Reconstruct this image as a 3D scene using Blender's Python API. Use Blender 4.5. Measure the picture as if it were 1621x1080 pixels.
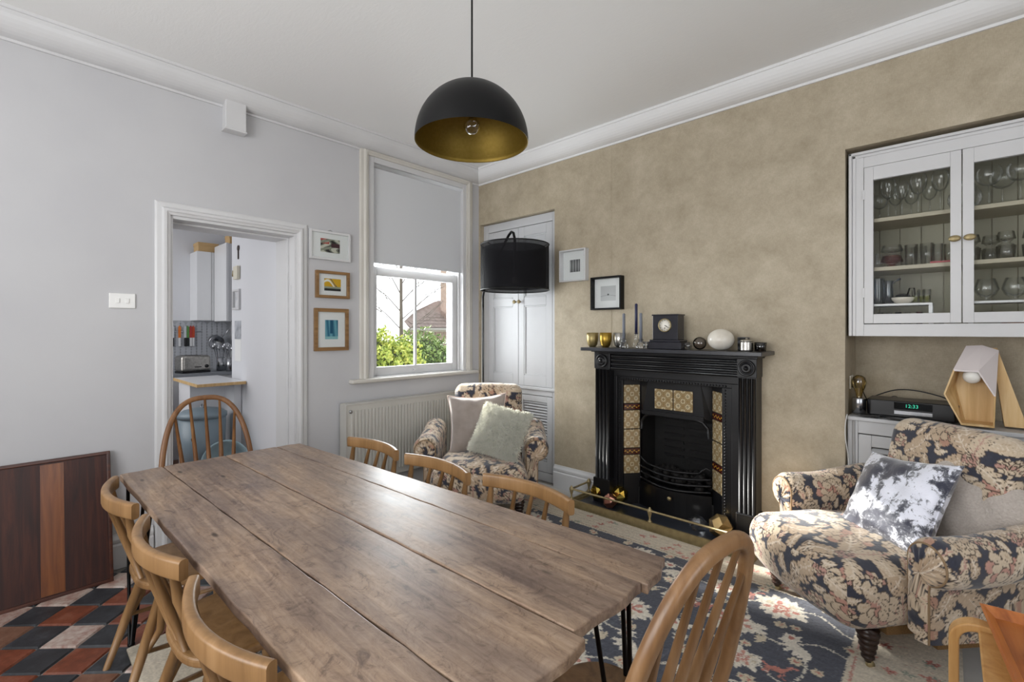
import bpy, math, random
import numpy as np
from mathutils import Matrix, Vector
random.seed(7); rng = np.random.default_rng(7)
S = bpy.context.scene
for o in list(bpy.data.objects): bpy.data.objects.remove(o)
COL = S.collection
PI = math.pi

# ------------------------------------------------------------------ camera, world, lights, exposure
cam_d = bpy.data.cameras.new('camera'); cam = bpy.data.objects.new('camera', cam_d); COL.objects.link(cam)
cam.location = (3.535, -3.290, 1.380)
cam.rotation_euler = (math.radians(90), 0, math.radians(43))
cam_d.sensor_fit = 'HORIZONTAL'; cam_d.sensor_width = 36.0
cam_d.lens = 740.0 / 1621.0 * 36.0
cam_d.shift_y = -16.0 / 1621.0
cam_d.clip_start = 0.02; cam_d.clip_end = 200
S.camera = cam

wd = bpy.data.worlds.new('sky'); S.world = wd; wd.use_nodes = True
bg = wd.node_tree.nodes['Background']
bg.inputs[0].default_value = (0.93, 0.96, 1.0, 1); bg.inputs[1].default_value = 2.6

def light(name, kind, loc, rot, energy, color=(1, 1, 1), size=None, size_y=None, angle=None):
    d = bpy.data.lights.new(name, kind); o = bpy.data.objects.new(name, d); COL.objects.link(o)
    o.location = loc; o.rotation_euler = rot; d.energy = energy; d.color = color
    if size:
        d.shape = 'RECTANGLE'; d.size = size; d.size_y = size_y or size
    if angle: d.angle = angle
    return o
def aim(o, tgt):
    v = Vector(tgt) - o.location
    o.rotation_euler = v.to_track_quat('-Z', 'Y').to_euler()
sun = light('sun', 'SUN', (-6, -1.5, 5), (0, 0, 0), 17.0, (1, 0.955, 0.89), angle=math.radians(2.5))
sun.rotation_euler = Vector((1, 0.11, -0.43)).to_track_quat('-Z', 'Y').to_euler()
# added fill lamps at unseen windows behind the camera; daylight through the garden window
L1 = light('back_fill_light', 'AREA', (2.3, -4.86, 1.65), (0, 0, 0), 54, (1, 0.985, 0.96), 2.4, 1.7); aim(L1, (2.3, -1.5, 3.3))
L2 = light('side_fill_light', 'AREA', (5.36, -2.9, 1.65), (0, 0, 0), 10, (0.97, 0.985, 1), 1.9, 1.7); aim(L2, (3.0, -2.2, 3.0))
L3 = light('daylight_garden_window', 'AREA', (-0.5, -0.75, 1.6), (0, 0, 0), 52, (0.95, 0.98, 1), 1.1, 1.3); aim(L3, (3, -0.9, 0.9))
L4 = light('kitchen_fill_light', 'AREA', (-1.9, -3.75, 1.7), (0, 0, 0), 22, (0.98, 0.98, 0.98), 1.6, 1.4); aim(L4, (-1.6, -1.8, 1.3))  # added fill lamp for the kitchen, out of view with no window built

S.view_settings.view_transform = 'Standard'; S.view_settings.look = 'None'
S.view_settings.gamma = 1.0; S.view_settings.use_curve_mapping = False
S.view_settings.exposure = 0.08
S.cycles.transparent_max_bounces = 32
# ------------------------------------------------------------------ mesh helpers
class MB:
    def __init__(s): s.v = []; s.f = []; s.sm = []
    def add(s, vs, fs, smooth=False, M=None):
        n = len(s.v)
        for p in vs:
            p = Vector(p)
            if M is not None: p = M @ p
            s.v.append(tuple(p))
        for f in fs: s.f.append(tuple(i + n for i in f)); s.sm.append(smooth)
        return s
    def box(s, a, b, M=None):
        x0, y0, z0 = a; x1, y1, z1 = b
        if x0 > x1: x0, x1 = x1, x0
        if y0 > y1: y0, y1 = y1, y0
        if z0 > z1: z0, z1 = z1, z0
        vs = [(x0,y0,z0),(x1,y0,z0),(x1,y1,z0),(x0,y1,z0),(x0,y0,z1),(x1,y0,z1),(x1,y1,z1),(x0,y1,z1)]
        return s.add(vs, [(0,3,2,1),(4,5,6,7),(0,1,5,4),(1,2,6,5),(2,3,7,6),(3,0,4,7)], False, M)
    def lathe(s, prof, c=(0,0,0), n=24, M=None, cap=True, sx=1, sy=1):
        vs = []; fs = []; m = len(prof)
        for i in range(n):
            a = 2*PI*i/n
            for r, z in prof: vs.append((c[0]+r*math.cos(a)*sx, c[1]+r*math.sin(a)*sy, c[2]+z))
        for i in range(n):
            j = (i+1) % n
            for k in range(m-1): fs.append((i*m+k, j*m+k, j*m+k+1, i*m+k+1))
        if cap:
            if prof[0][0] > 1e-4: fs.append(tuple(i*m for i in range(n))[::-1])
            if prof[-1][0] > 1e-4: fs.append(tuple(i*m+m-1 for i in range(n)))
        return s.add(vs, fs, True, M)
    def sweep(s, path, prof, closed=False, smooth=True, M=None, up=(0,0,1), scales=None, caps=True):
        """profile points (a,b) carried along a path; a along side vector, b along up-ish vector"""
        P = [Vector(p) for p in path]; n = len(P); m = len(prof); vs = []
        upv = Vector(up)
        for i, p in enumerate(P):
            if closed: t = P[(i+1) % n] - P[i-1]
            else: t = P[min(i+1, n-1)] - P[max(i-1, 0)]
            t.normalize()
            u = upv - t*upv.dot(t)
            if u.length < 1e-4: u = Vector((1,0,0)) - t*t.x
            u.normalize(); upv = u if up == 'pt' else upv
            w = t.cross(u)
            k = 1 if scales is None else scales[i]
            for a, b in prof: vs.append(p + w*a*k + u*b*k)
        fs = []
        for i in range(n if closed else n-1):
            j = (i+1) % n
            for k in range(m): l = (k+1) % m; fs.append((i*m+k, i*m+l, j*m+l, j*m+k))
        s.add(vs, fs, smooth, M)
        if not closed and caps:
            s.add(vs[:m], [tuple(range(m))], False, M); s.add(vs[(n-1)*m:], [tuple(range(m))[::-1]], False, M)
        return s
    def tube(s, path, r, n=10, closed=False, M=None):
        rs = r if isinstance(r, (list, tuple)) else [r]*len(path)
        P = [Vector(p) for p in path]; N = len(P); vs = []; u = None
        for i, p in enumerate(P):
            t = (P[(i+1) % N] - P[i-1]) if closed else (P[min(i+1, N-1)] - P[max(i-1, 0)])
            t.normalize()
            if u is None:
                u = Vector((0,0,1)) if abs(t.z) < .9 else Vector((1,0,0))
            u = u - t*u.dot(t); u.normalize(); w = t.cross(u)
            for k in range(n):
                a = 2*PI*k/n; vs.append(p + (u*math.cos(a) + w*math.sin(a))*rs[i])
        fs = []
        for i in range(N if closed else N-1):
            j = (i+1) % N
            for k in range(n): l = (k+1) % n; fs.append((i*n+k, i*n+l, j*n+l, j*n+k))
        if not closed: fs.append(tuple(range(n))); fs.append(tuple(range((N-1)*n, N*n))[::-1])
        return s.add(vs, fs, True, M)
    def prism(s, poly, z0, z1, M=None, smooth=False):
        n = len(poly); vs = [(x, y, z0) for x, y in poly] + [(x, y, z1) for x, y in poly]
        fs = [tuple(range(n))[::-1], tuple(range(n, 2*n))] + [(i, (i+1) % n, (i+1) % n+n, i+n) for i in range(n)]
        return s.add(vs, fs, smooth, M)
    def mesh(s, name='m'):
        me = bpy.data.meshes.new(name); me.from_pydata(s.v, [], s.f); me.update()
        me.polygons.foreach_set('use_smooth', s.sm)
        return me
def link(o, parent=None):
    COL.objects.link(o)
    if parent is not None: o.parent = parent
    return o
def tag(o, label=None, cat=None, group=None, kind=None):
    if label: o['label'] = label
    if cat: o['category'] = cat
    if group: o['group'] = group
    if kind: o['kind'] = kind
    return o
def part(name, mb, mat, parent=None, bevel=0, seg=2, label=None, loc=None):
    me = mb if isinstance(mb, bpy.types.Mesh) else mb.mesh(name)
    o = bpy.data.objects.new(name, me)
    if mat is not None and len(me.materials) == 0: me.materials.append(mat)
    if bevel:
        b = o.modifiers.new('bevel', 'BEVEL'); b.width = bevel; b.segments = seg; b.limit_method = 'ANGLE'
        b.angle_limit = math.radians(40); b.harden_normals = False
    if loc: o.location = loc
    if label: o['label'] = label
    return link(o, parent)
def thing(name, label, cat, loc=(0,0,0), rz=0, group=None):
    o = bpy.data.objects.new(name, None); o.location = loc; o.rotation_euler = (0,0,rz); o.empty_display_size = .1
    COL.objects.link(o); return tag(o, label, cat, group)
def struct(name, mb, mat, parent=None, bevel=0):
    o = part(name, mb, mat, parent, bevel)
    if parent is None: o['kind'] = 'structure'
    return o
def dup(root, loc, rz, label, group=None):
    r = root.copy(); COL.objects.link(r); r.location = loc; r.rotation_euler = (0,0,rz); r['label'] = label
    if group: r['group'] = group
    for ch in list(root.children):
        c = ch.copy(); COL.objects.link(c); c.parent = r
        for g in list(ch.children):
            d = g.copy(); COL.objects.link(d); d.parent = c
    return r
def arc(cx, cy, r, a0, a1, n): return [(cx+r*math.cos(a0+(a1-a0)*i/n), cy+r*math.sin(a0+(a1-a0)*i/n)) for i in range(n+1)]
def T(x=0, y=0, z=0, rx=0, ry=0, rz=0):
    return Matrix.Translation((x,y,z)) @ Matrix.Rotation(rz,4,'Z') @ Matrix.Rotation(ry,4,'Y') @ Matrix.Rotation(rx,4,'X')
def rect(w, h, r=0, n=3):
    if r <= 0: return [(-w/2,-h/2),(w/2,-h/2),(w/2,h/2),(-w/2,h/2)]
    p = []
    for cx, cy, a in ((w/2-r,-h/2+r,-PI/2),(w/2-r,h/2-r,0),(-w/2+r,h/2-r,PI/2),(-w/2+r,-h/2+r,PI)): p += arc(cx,cy,r,a,a+PI/2,n)
    return p
def circ(r, n=10): return [(r*math.cos(2*PI*i/n), r*math.sin(2*PI*i/n)) for i in range(n)]
# ------------------------------------------------------------------ materials
def lin(h):
    h = h.lstrip('#'); c = [int(h[i:i+2],16)/255 for i in (0,2,4)]
    return tuple(x/12.92 if x <= .04045 else ((x+.055)/1.055)**2.4 for x in c)
def L4c(h): return (*lin(h), 1)
def newmat(name):
    m = bpy.data.materials.new(name); m.use_nodes = True; nt = m.node_tree
    return m, nt, nt.nodes['Principled BSDF']
def N(nt, t, **kw):
    n = nt.nodes.new(t)
    for k, v in kw.items():
        if k in n.inputs: n.inputs[k].default_value = v
        else: setattr(n, k, v)
    return n
def ramp(nt, stops):
    r = nt.nodes.new('ShaderNodeValToRGB'); e = r.color_ramp.elements
    while len(e) < len(stops): e.new(.5)
    for i, (p, c) in enumerate(stops): e[i].position = p; e[i].color = L4c(c) if isinstance(c, str) else (*c, 1)
    return r
def coords(nt, scale=(1,1,1), rnd=False, rot=(0,0,0)):
    tc = N(nt, 'ShaderNodeTexCoord'); mp = N(nt, 'ShaderNodeMapping'); mp.inputs['Scale'].default_value = scale
    mp.inputs['Rotation'].default_value = rot
    nt.links.new(tc.outputs['Object'], mp.inputs['Vector'])
    if rnd:
        oi = N(nt, 'ShaderNodeObjectInfo'); mu = N(nt, 'ShaderNodeMath', operation='MULTIPLY'); mu.inputs[1].default_value = 37.0
        nt.links.new(oi.outputs['Random'], mu.inputs[0]); cb = N(nt, 'ShaderNodeCombineXYZ')
        for k in range(3): nt.links.new(mu.outputs[0], cb.inputs[k])
        nt.links.new(cb.outputs[0], mp.inputs['Location'])
    return mp.outputs[0]
def bump(nt, bs, h, strength=.2, dist=.01):
    b = N(nt, 'ShaderNodeBump'); b.inputs['Strength'].default_value = strength; b.inputs['Distance'].default_value = dist
    nt.links.new(h, b.inputs['Height']); nt.links.new(b.outputs[0], bs.inputs['Normal'])
def plain(name, col, rough=.5, metal=0, noise=0, nscale=20, bumpk=0, col2=None, spec=None, coat=0, sheen=0):
    m, nt, bs = newmat(name); bs.inputs['Roughness'].default_value = rough; bs.inputs['Metallic'].default_value = metal
    if spec is not None: bs.inputs['Specular IOR Level'].default_value = spec
    if coat: bs.inputs['Coat Weight'].default_value = coat; bs.inputs['Coat Roughness'].default_value = .1
    if sheen: bs.inputs['Sheen Weight'].default_value = sheen
    c = coords(nt); nz = N(nt, 'ShaderNodeTexNoise', Scale=nscale, Detail=6.0); nt.links.new(c, nz.inputs['Vector'])
    if col2:
        r = ramp(nt, [(.3, col), (.7, col2)]); nt.links.new(nz.outputs[0], r.inputs[0]); nt.links.new(r.outputs[0], bs.inputs['Base Color'])
    else: bs.inputs['Base Color'].default_value = L4c(col)
    if bumpk: bump(nt, bs, nz.outputs[0], bumpk, .005)
    return m
def glassy(name, tint=(1,1,1), refl=.9, ior=1.45, rough=.0, base=0.0):
    """thin clear glass: transparent, with a Fresnel reflection"""
    m = bpy.data.materials.new(name); m.use_nodes = True; nt = m.node_tree; nt.nodes.clear()
    out = N(nt, 'ShaderNodeOutputMaterial'); mx = N(nt, 'ShaderNodeMixShader'); tr = N(nt, 'ShaderNodeBsdfTransparent'); gl = N(nt, 'ShaderNodeBsdfGlossy')
    tr.inputs[0].default_value = (*tint, 1); gl.inputs['Roughness'].default_value = rough
    fr = N(nt, 'ShaderNodeLayerWeight'); fr.inputs['Blend'].default_value = .2
    mm = N(nt, 'ShaderNodeMath', operation='MULTIPLY_ADD'); mm.inputs[1].default_value = refl; mm.inputs[2].default_value = base
    nt.links.new(fr.outputs['Fresnel'], mm.inputs[0]); nt.links.new(mm.outputs[0], mx.inputs[0])
    nt.links.new(tr.outputs[0], mx.inputs[1]); nt.links.new(gl.outputs[0], mx.inputs[2]); nt.links.new(mx.outputs[0], out.inputs[0])
    return m
def wood(name, dark, mid, light_, axis=0, scale=1.0, rough=.45, rnd=True, knots=False, coat=0, bumpk=.15):
    m, nt, bs = newmat(name); bs.inputs['Roughness'].default_value = rough
    sc = [26*scale]*3; sc[axis] = 1.6*scale
    c = coords(nt, tuple(sc), rnd)
    nz = N(nt, 'ShaderNodeTexNoise', Scale=1.0, Detail=8.0, Roughness=.62, Distortion=.6); nt.links.new(c, nz.inputs['Vector'])
    r = ramp(nt, [(.28, dark), (.5, mid), (.72, light_)]); nt.links.new(nz.outputs[0], r.inputs[0])
    colo = r.outputs[0]
    if knots:
        c2 = coords(nt, (1.6, 5, 5), rnd); n2 = N(nt, 'ShaderNodeTexNoise', Scale=1.6, Detail=5.0, Roughness=.6); nt.links.new(c2, n2.inputs['Vector'])
        r2 = ramp(nt, [(.30, '#8c8088'), (.5, '#d4ccc8'), (.70, '#fff3e2')]); nt.links.new(n2.outputs[0], r2.inputs[0])
        mx = N(nt, 'ShaderNodeMixRGB', blend_type='MULTIPLY'); mx.inputs[0].default_value = .85
        nt.links.new(colo, mx.inputs[1]); nt.links.new(r2.outputs[0], mx.inputs[2])
        c3 = coords(nt, (3, 9, 9), rnd); vo = N(nt, 'ShaderNodeTexVoronoi', Scale=1.1, Randomness=1.0); nt.links.new(c3, vo.inputs['Vector'])
        r3 = ramp(nt, [(.0, '#2a1a12'), (.045, '#4a3424'), (.1, '#ffffff')]); nt.links.new(vo.outputs['Distance'], r3.inputs[0])
        m2 = N(nt, 'ShaderNodeMixRGB', blend_type='MULTIPLY'); m2.inputs[0].default_value = .8
        nt.links.new(mx.outputs[0], m2.inputs[1]); nt.links.new(r3.outputs[0], m2.inputs[2])
        c4 = coords(nt, (5, 7, 7), rnd); n4 = N(nt, 'ShaderNodeTexNoise', Scale=3.0, Detail=10.0, Roughness=.8, Distortion=1.5); nt.links.new(c4, n4.inputs['Vector'])
        r4 = ramp(nt, [(.36, '#8d8080'), (.46, '#e6e0dc'), (.6, '#ffffff'), (.72, '#f3e4d2')]); nt.links.new(n4.outputs[0], r4.inputs[0])
        m3 = N(nt, 'ShaderNodeMixRGB', blend_type='MULTIPLY'); m3.inputs[0].default_value = .8
        nt.links.new(m2.outputs[0], m3.inputs[1]); nt.links.new(r4.outputs[0], m3.inputs[2]); colo = m3.outputs[0]
        rr = N(nt, 'ShaderNodeMapRange'); rr.inputs[3].default_value = rough-.12; rr.inputs[4].default_value = rough+.16
        nt.links.new(n2.outputs[0], rr.inputs[0]); nt.links.new(rr.outputs[0], bs.inputs['Roughness'])
    nt.links.new(colo, bs.inputs['Base Color'])
    if coat: bs.inputs['Coat Weight'].default_value = coat; bs.inputs['Coat Roughness'].default_value = .15
    bump(nt, bs, nz.outputs[0], bumpk, .003)
    return m
def vcol(name, rough=.9, sheen=.3, bumps=900, bk=.25, spec=.3):
    m, nt, bs = newmat(name); a = N(nt, 'ShaderNodeAttribute'); a.attribute_name = 'Col'
    nt.links.new(a.outputs['Color'], bs.inputs['Base Color']); bs.inputs['Roughness'].default_value = rough
    bs.inputs['Sheen Weight'].default_value = sheen; bs.inputs['Specular IOR Level'].default_value = spec
    c = coords(nt); nz = N(nt, 'ShaderNodeTexNoise', Scale=bumps, Detail=2.0); nt.links.new(c, nz.inputs['Vector'])
    bump(nt, bs, nz.outputs[0], bk, .002)
    return m
M_wall = plain('white_wall_paint', '#c2c2c4', .75, nscale=2.2, col2='#bcbcbf', bumpk=.0)
M_trim = plain('white_gloss_paint', '#d2d2d3', .38, nscale=3, col2='#cbcbcc')
M_warmtrim = plain('old_cream_white_paint', '#cfccc5', .4, nscale=3, col2='#c4c0b8')
M_cornice = plain('cornice_paint', '#e4e4e4', .6)
M_cover = plain('cupboard_paint', '#c2c3c5', .45, nscale=3, col2='#bbbcbe')
def m_ceiling():
    m, nt, bs = newmat('textured_ceiling_paper'); bs.inputs['Base Color'].default_value = L4c('#e9e9e8'); bs.inputs['Roughness'].default_value = .8
    c = coords(nt, (2.5, 7, 1)); nz = N(nt, 'ShaderNodeTexNoise', Scale=6.0, Detail=9.0, Roughness=.65, Distortion=1.2); nt.links.new(c, nz.inputs['Vector'])
    bump(nt, bs, nz.outputs[0], .16, .008); return m
M_ceil = m_ceiling()
def m_wallpaper():
    m, nt, bs = newmat('mottled_taupe_wallpaper'); bs.inputs['Roughness'].default_value = .6
    c = coords(nt, (1,1,1)); n1 = N(nt, 'ShaderNodeTexNoise', Scale=4.6, Detail=10.0, Roughness=.74, Distortion=.1); nt.links.new(c, n1.inputs['Vector'])
    r = ramp(nt, [(.3, '#a39780'), (.5, '#b5a993'), (.7, '#c6bba6')]); nt.links.new(n1.outputs[0], r.inputs[0])
    c2 = coords(nt, (9, 9, 60)); n2 = N(nt, 'ShaderNodeTexNoise', Scale=7.0, Detail=3.0); nt.links.new(c2, n2.inputs['Vector'])
    c3 = coords(nt, (60, 60, 8)); n3 = N(nt, 'ShaderNodeTexNoise', Scale=6.0, Detail=3.0); nt.links.new(c3, n3.inputs['Vector'])
    ad = N(nt, 'ShaderNodeMath', operation='ADD'); nt.links.new(n2.outputs[0], ad.inputs[0]); nt.links.new(n3.outputs[0], ad.inputs[1])
    r2 = ramp(nt, [(.35, '#e2e0dc'), (.65, '#ffffff')]); hf = N(nt, 'ShaderNodeMath', operation='MULTIPLY'); hf.inputs[1].default_value = .5
    nt.links.new(ad.outputs[0], hf.inputs[0]); nt.links.new(hf.outputs[0], r2.inputs[0])
    mx = N(nt, 'ShaderNodeMixRGB', blend_type='MULTIPLY'); mx.inputs[0].default_value = .7
    nt.links.new(r.outputs[0], mx.inputs[1]); nt.links.new(r2.outputs[0], mx.inputs[2]); nt.links.new(mx.outputs[0], bs.inputs['Base Color'])
    bump(nt, bs, ad.outputs[0], .08, .002); return m
M_paper = m_wallpaper()
M_table = wood('old_pine_table_wood', '#8a776a', '#a69382', '#bba998', 0, 2.4, .37, knots=True, bumpk=.12)
M_chair = wood('golden_chair_wood', '#735433', '#8c6a44', '#9e7b54', 2, .7, .38)
M_chaird = wood('brown_chair_wood', '#5c3c24', '#7a5434', '#8f6a46', 2, .7, .36)
M_chairn = wood('worn_brown_chair_wood', '#64462c', '#82603f', '#987654', 2, .7, .34)
M_board = wood('dark_mahogany_veneer', '#1d0b07', '#36150c', '#4e2413', 2, 1.6, .5, bumpk=.05)
M_boardlt = wood('orange_brown_veneer', '#5c2f10', '#754018', '#865022', 2, 1.6, .33, bumpk=.05)
M_ply = wood('pale_pine_ply', '#c09a62', '#d3b07a', '#e0c393', 2, 1.1, .5)
M_birch = wood('honey_birch_bentwood', '#b07c42', '#c8975a', '#d6aa70', 2, .8, .38)
M_teak = wood('orange_teak_tray_wood', '#8a4a1e', '#ad652f', '#c07a40', 1, .8, .35)
M_oak = wood('oak_frame_wood', '#6e5030', '#86653f', '#9a7950', 0, 1, .45)
M_tan = plain('tan_card', '#c9a878', .7)
M_brass = plain('aged_brass', '#b0a078', .42, .6, nscale=30, col2='#998a66')
M_gold = plain('polished_gold', '#d8bc5c', .12, 1)
M_rose = plain('rose_copper', '#d6a08c', .3, 1, nscale=60, col2='#c08070')
M_brushgold = plain('brushed_pale_gold', '#d8b982', .32, 1)
M_silver = plain('brushed_silver', '#c9c6c0', .3, 1, nscale=50, col2='#aaa7a0')
M_steel = plain('stainless_steel', '#b4b6ba', .25, 1)
M_iron = plain('black_painted_iron', '#0f0f12', .38, 0, nscale=40, bumpk=.05, spec=.45)
M_soot = plain('sooty_cast_iron', '#0c0b0b', .75, 0, nscale=30, bumpk=.4)
M_coal = plain('coal_lumps', '#141110', .8, 0, nscale=30, bumpk=.6)
M_slate = plain('black_slate', '#22252c', .3, 0, nscale=6, col2='#333843')
M_blackmetal = plain('matt_black_metal', '#060607', .42, .0, spec=.22)
M_blackplastic = plain('black_plastic', '#101012', .3)
M_whiteplastic = plain('white_plastic', '#e8e8e6', .3)
M_white = plain('white_enamel', '#e6e7e9', .3)
M_radi = plain('radiator_enamel', '#c4c2bc', .35, nscale=3, col2='#bcbab3')
M_shadegold = plain('gold_leaf_lining', '#75601f', .5, .7, nscale=90, col2='#7e6729', bumpk=.15)
M_blind = plain('grey_blind_fabric', '#cfd1d4', .9, nscale=300, bumpk=.1)
M_glass = glassy('window_glass', (.97,.98,.98), .5)
M_cabglass = glassy('cabinet_glass', (.95,.955,.95), .18)
M_ware = glassy('clear_glassware', (.985,.99,.985), .5, base=.06, rough=.08)
M_crystal = glassy('clear_crystal', (.96,.965,.97), .55, base=.10, rough=.1)
M_blueware = glassy('blue_grey_glass', (.55,.6,.68), .8, base=.08)
M_pinkware = glassy('pink_glass', (.85,.6,.6), .8, base=.04)
M_redware = plain('red_plastic', '#9c2430', .3)
M_limeware = glassy('lime_tinted_glass', (.8,.82,.3), .8, base=.04)
M_amber = glassy('amber_bulb_glass', (.85,.72,.42), .8, base=.12)
M_smoke = glassy('smoky_glass', (.5,.46,.43), .9, base=.1)
M_bulb = plain('frosted_bulb', '#e9e6df', .2)
M_marble = plain('cream_marble', '#e6e2d8', .22, 0, nscale=9, col2='#d6cfc2')
M_navycandle = plain('navy_wax', '#23264a', .5)
M_greycandle = plain('grey_wax', '#6f747e', .55)
M_dial = plain('clock_dial_enamel', '#e8e4da', .4)
M_cupgold = plain('matt_gold_cup', '#9a8a5e', .4, .8)
M_cupbrass = plain('bright_brass_cup', '#a8893a', .34, .9)
M_back = plain('cabinet_back_paint', '#a9a593', .6)
M_shelf = plain('cabinet_shelf_paint', '#bcb4a0', .55)
M_ext_white = plain('white_mount_card', '#e9e9e8', .8)
M_bin = plain('blue_grey_bin_enamel', '#7f8f99', .35)
M_tub = plain('pale_blue_enamel', '#9fb6bd', .3, nscale=10, col2='#8aa3ad')
M_taupevelvet = plain('taupe_velvet', '#857a72', .8, nscale=9, col2='#9c918a', sheen=1.0)
M_piping = plain('pale_pink_piping', '#cdb8ae', .7)
M_fluff = plain('pale_mint_fleece', '#e6e5d8', .95, nscale=25, col2='#f0efe4', sheen=.5)
M_teddy = plain('oatmeal_teddy_fabric', '#b5aba2', .95, nscale=120, col2='#c6bdb5', bumpk=1.0, sheen=.4)
M_darkwood = plain('dark_turned_wood', '#241813', .3, nscale=20, col2='#3a2820')
M_hessian = plain('hessian_underside', '#7a5c34', .9, nscale=200, col2='#5f4526')
M_concrete = plain('pale_grey_floor_screed', '#a8a6a3', .7, nscale=5, col2='#bab8b4')
M_cable = plain('black_cable', '#141518', .4)
M_whitecable = plain('white_cable', '#c9c9c6', .5)
def m_quarry(name, a, b, c, worn=False):
    m, nt, bs = newmat(name); bs.inputs['Roughness'].default_value = .45
    v = coords(nt, (1,1,1), True); n1 = N(nt, 'ShaderNodeTexNoise', Scale=14.0, Detail=8.0, Roughness=.7); nt.links.new(v, n1.inputs['Vector'])
    r = ramp(nt, [(.3, a), (.52, b), (.72, c)]); nt.links.new(n1.outputs[0], r.inputs[0]); nt.links.new(r.outputs[0], bs.inputs['Base Color'])
    bump(nt, bs, n1.outputs[0], .3, .004); return m
M_qred = m_quarry('red_quarry_tile', '#5f3324', '#7c422d', '#93624f')
M_qblack = m_quarry('black_quarry_tile', '#26272a', '#35373b', '#4b4e54')
M_qworn = m_quarry('bleached_red_quarry_tile', '#8a5240', '#b9a69c', '#d3cbc3')
M_qdull = m_quarry('dull_brown_quarry_tile', '#66412f', '#7d5a48', '#94796a')
M_grout = plain('floor_grout', '#8a8580', .9, nscale=30, col2='#6f6a66')
def m_crushed():
    m, nt, bs = newmat('crushed_silver_velvet'); bs.inputs['Roughness'].default_value = .42; bs.inputs['Sheen Weight'].default_value = .8; bs.inputs['Metallic'].default_value = .15
    c = coords(nt, (1,1,1)); n1 = N(nt, 'ShaderNodeTexNoise', Scale=26.0, Detail=10.0, Roughness=.75, Distortion=.5); nt.links.new(c, n1.inputs['Vector'])
    n2 = N(nt, 'ShaderNodeTexNoise', Scale=6.0, Detail=3.0, Roughness=.5); nt.links.new(c, n2.inputs['Vector'])
    ad = N(nt, 'ShaderNodeMath', operation='MULTIPLY_ADD'); ad.inputs[1].default_value = .5; nt.links.new(n2.outputs[0], ad.inputs[0])
    ml = N(nt, 'ShaderNodeMath', operation='MULTIPLY'); ml.inputs[1].default_value = .55; nt.links.new(n1.outputs[0], ml.inputs[0]); nt.links.new(ml.outputs[0], ad.inputs[2])
    r = ramp(nt, [(.455, '#20223a'), (.50, '#4a4c58'), (.53, '#8a8c94'), (.555, '#eceefa')]); nt.links.new(ad.outputs[0], r.inputs[0])  # sheen of the crushed pile put into the colour as silver and navy patches
    nt.links.new(r.outputs[0], bs.inputs['Base Color']); bump(nt, bs, n1.outputs[0], .5, .006); return m
M_crushed = m_crushed()
M_fabric = vcol('floral_tapestry_fabric', .88, .35, 700, .35)
M_rug = vcol('wool_rug_pile', .95, .2, 500, .5, .1)
M_tile = vcol('glazed_fireplace_tile', .16, 0, 20, .02, .6)
M_print = vcol('printed_paper', .6, 0, 20, 0, .3)
# ------------------------------------------------------------------ colour rasters (numpy), laid on meshes as vertex colours
class Ras:
    def __init__(s, w, h, res, bgc, wrap=False):
        s.res = res; s.W = int(round(w/res)); s.H = int(round(h/res)); s.wrap = wrap
        s.a = np.empty((s.H, s.W, 3)); s.a[:] = lin(bgc)
    def _win(s, cx, cy, R):
        x0 = int((cx-R)/s.res)-1; x1 = int((cx+R)/s.res)+2; y0 = int((cy-R)/s.res)-1; y1 = int((cy+R)/s.res)+2
        if not s.wrap: x0 = max(0,x0); y0 = max(0,y0); x1 = min(s.W,x1); y1 = min(s.H,y1)
        xs = np.arange(x0,x1); ys = np.arange(y0,y1)
        return xs, ys
    def ell(s, cx, cy, a, b, ang, col):
        xs, ys = s._win(cx, cy, max(a,b))
        if len(xs) == 0 or len(ys) == 0: return
        X = (xs[None,:]+.5)*s.res-cx; Y = (ys[:,None]+.5)*s.res-cy; c, n = math.cos(ang), math.sin(ang)
        m = ((X*c+Y*n)/a)**2 + ((-X*n+Y*c)/b)**2 <= 1
        iy, ix = np.nonzero(m); s.a[ys[iy] % s.H, xs[ix] % s.W] = lin(col)
    def line(s, pts, w, col):
        for (x0,y0),(x1,y1) in zip(pts[:-1], pts[1:]):
            L = math.hypot(x1-x0, y1-y0); n = max(1, int(L/(w*.35)))
            for i in range(n+1): s.ell(x0+(x1-x0)*i/n, y0+(y1-y0)*i/n, w/2, w/2, 0, col)
    def sample(s, u, v):
        iu = np.floor(u/s.res).astype(int); iv = np.floor(v/s.res).astype(int)
        if s.wrap: iu %= s.W; iv %= s.H
        else: iu = np.clip(iu, 0, s.W-1); iv = np.clip(iv, 0, s.H-1)
        return s.a[iv, iu]
def bez(p0, p1, p2, n): return [((1-t)**2*p0[0]+2*t*(1-t)*p1[0]+t*t*p2[0], (1-t)**2*p0[1]+2*t*(1-t)*p1[1]+t*t*p2[1]) for t in [i/n for i in range(n+1)]]
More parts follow.
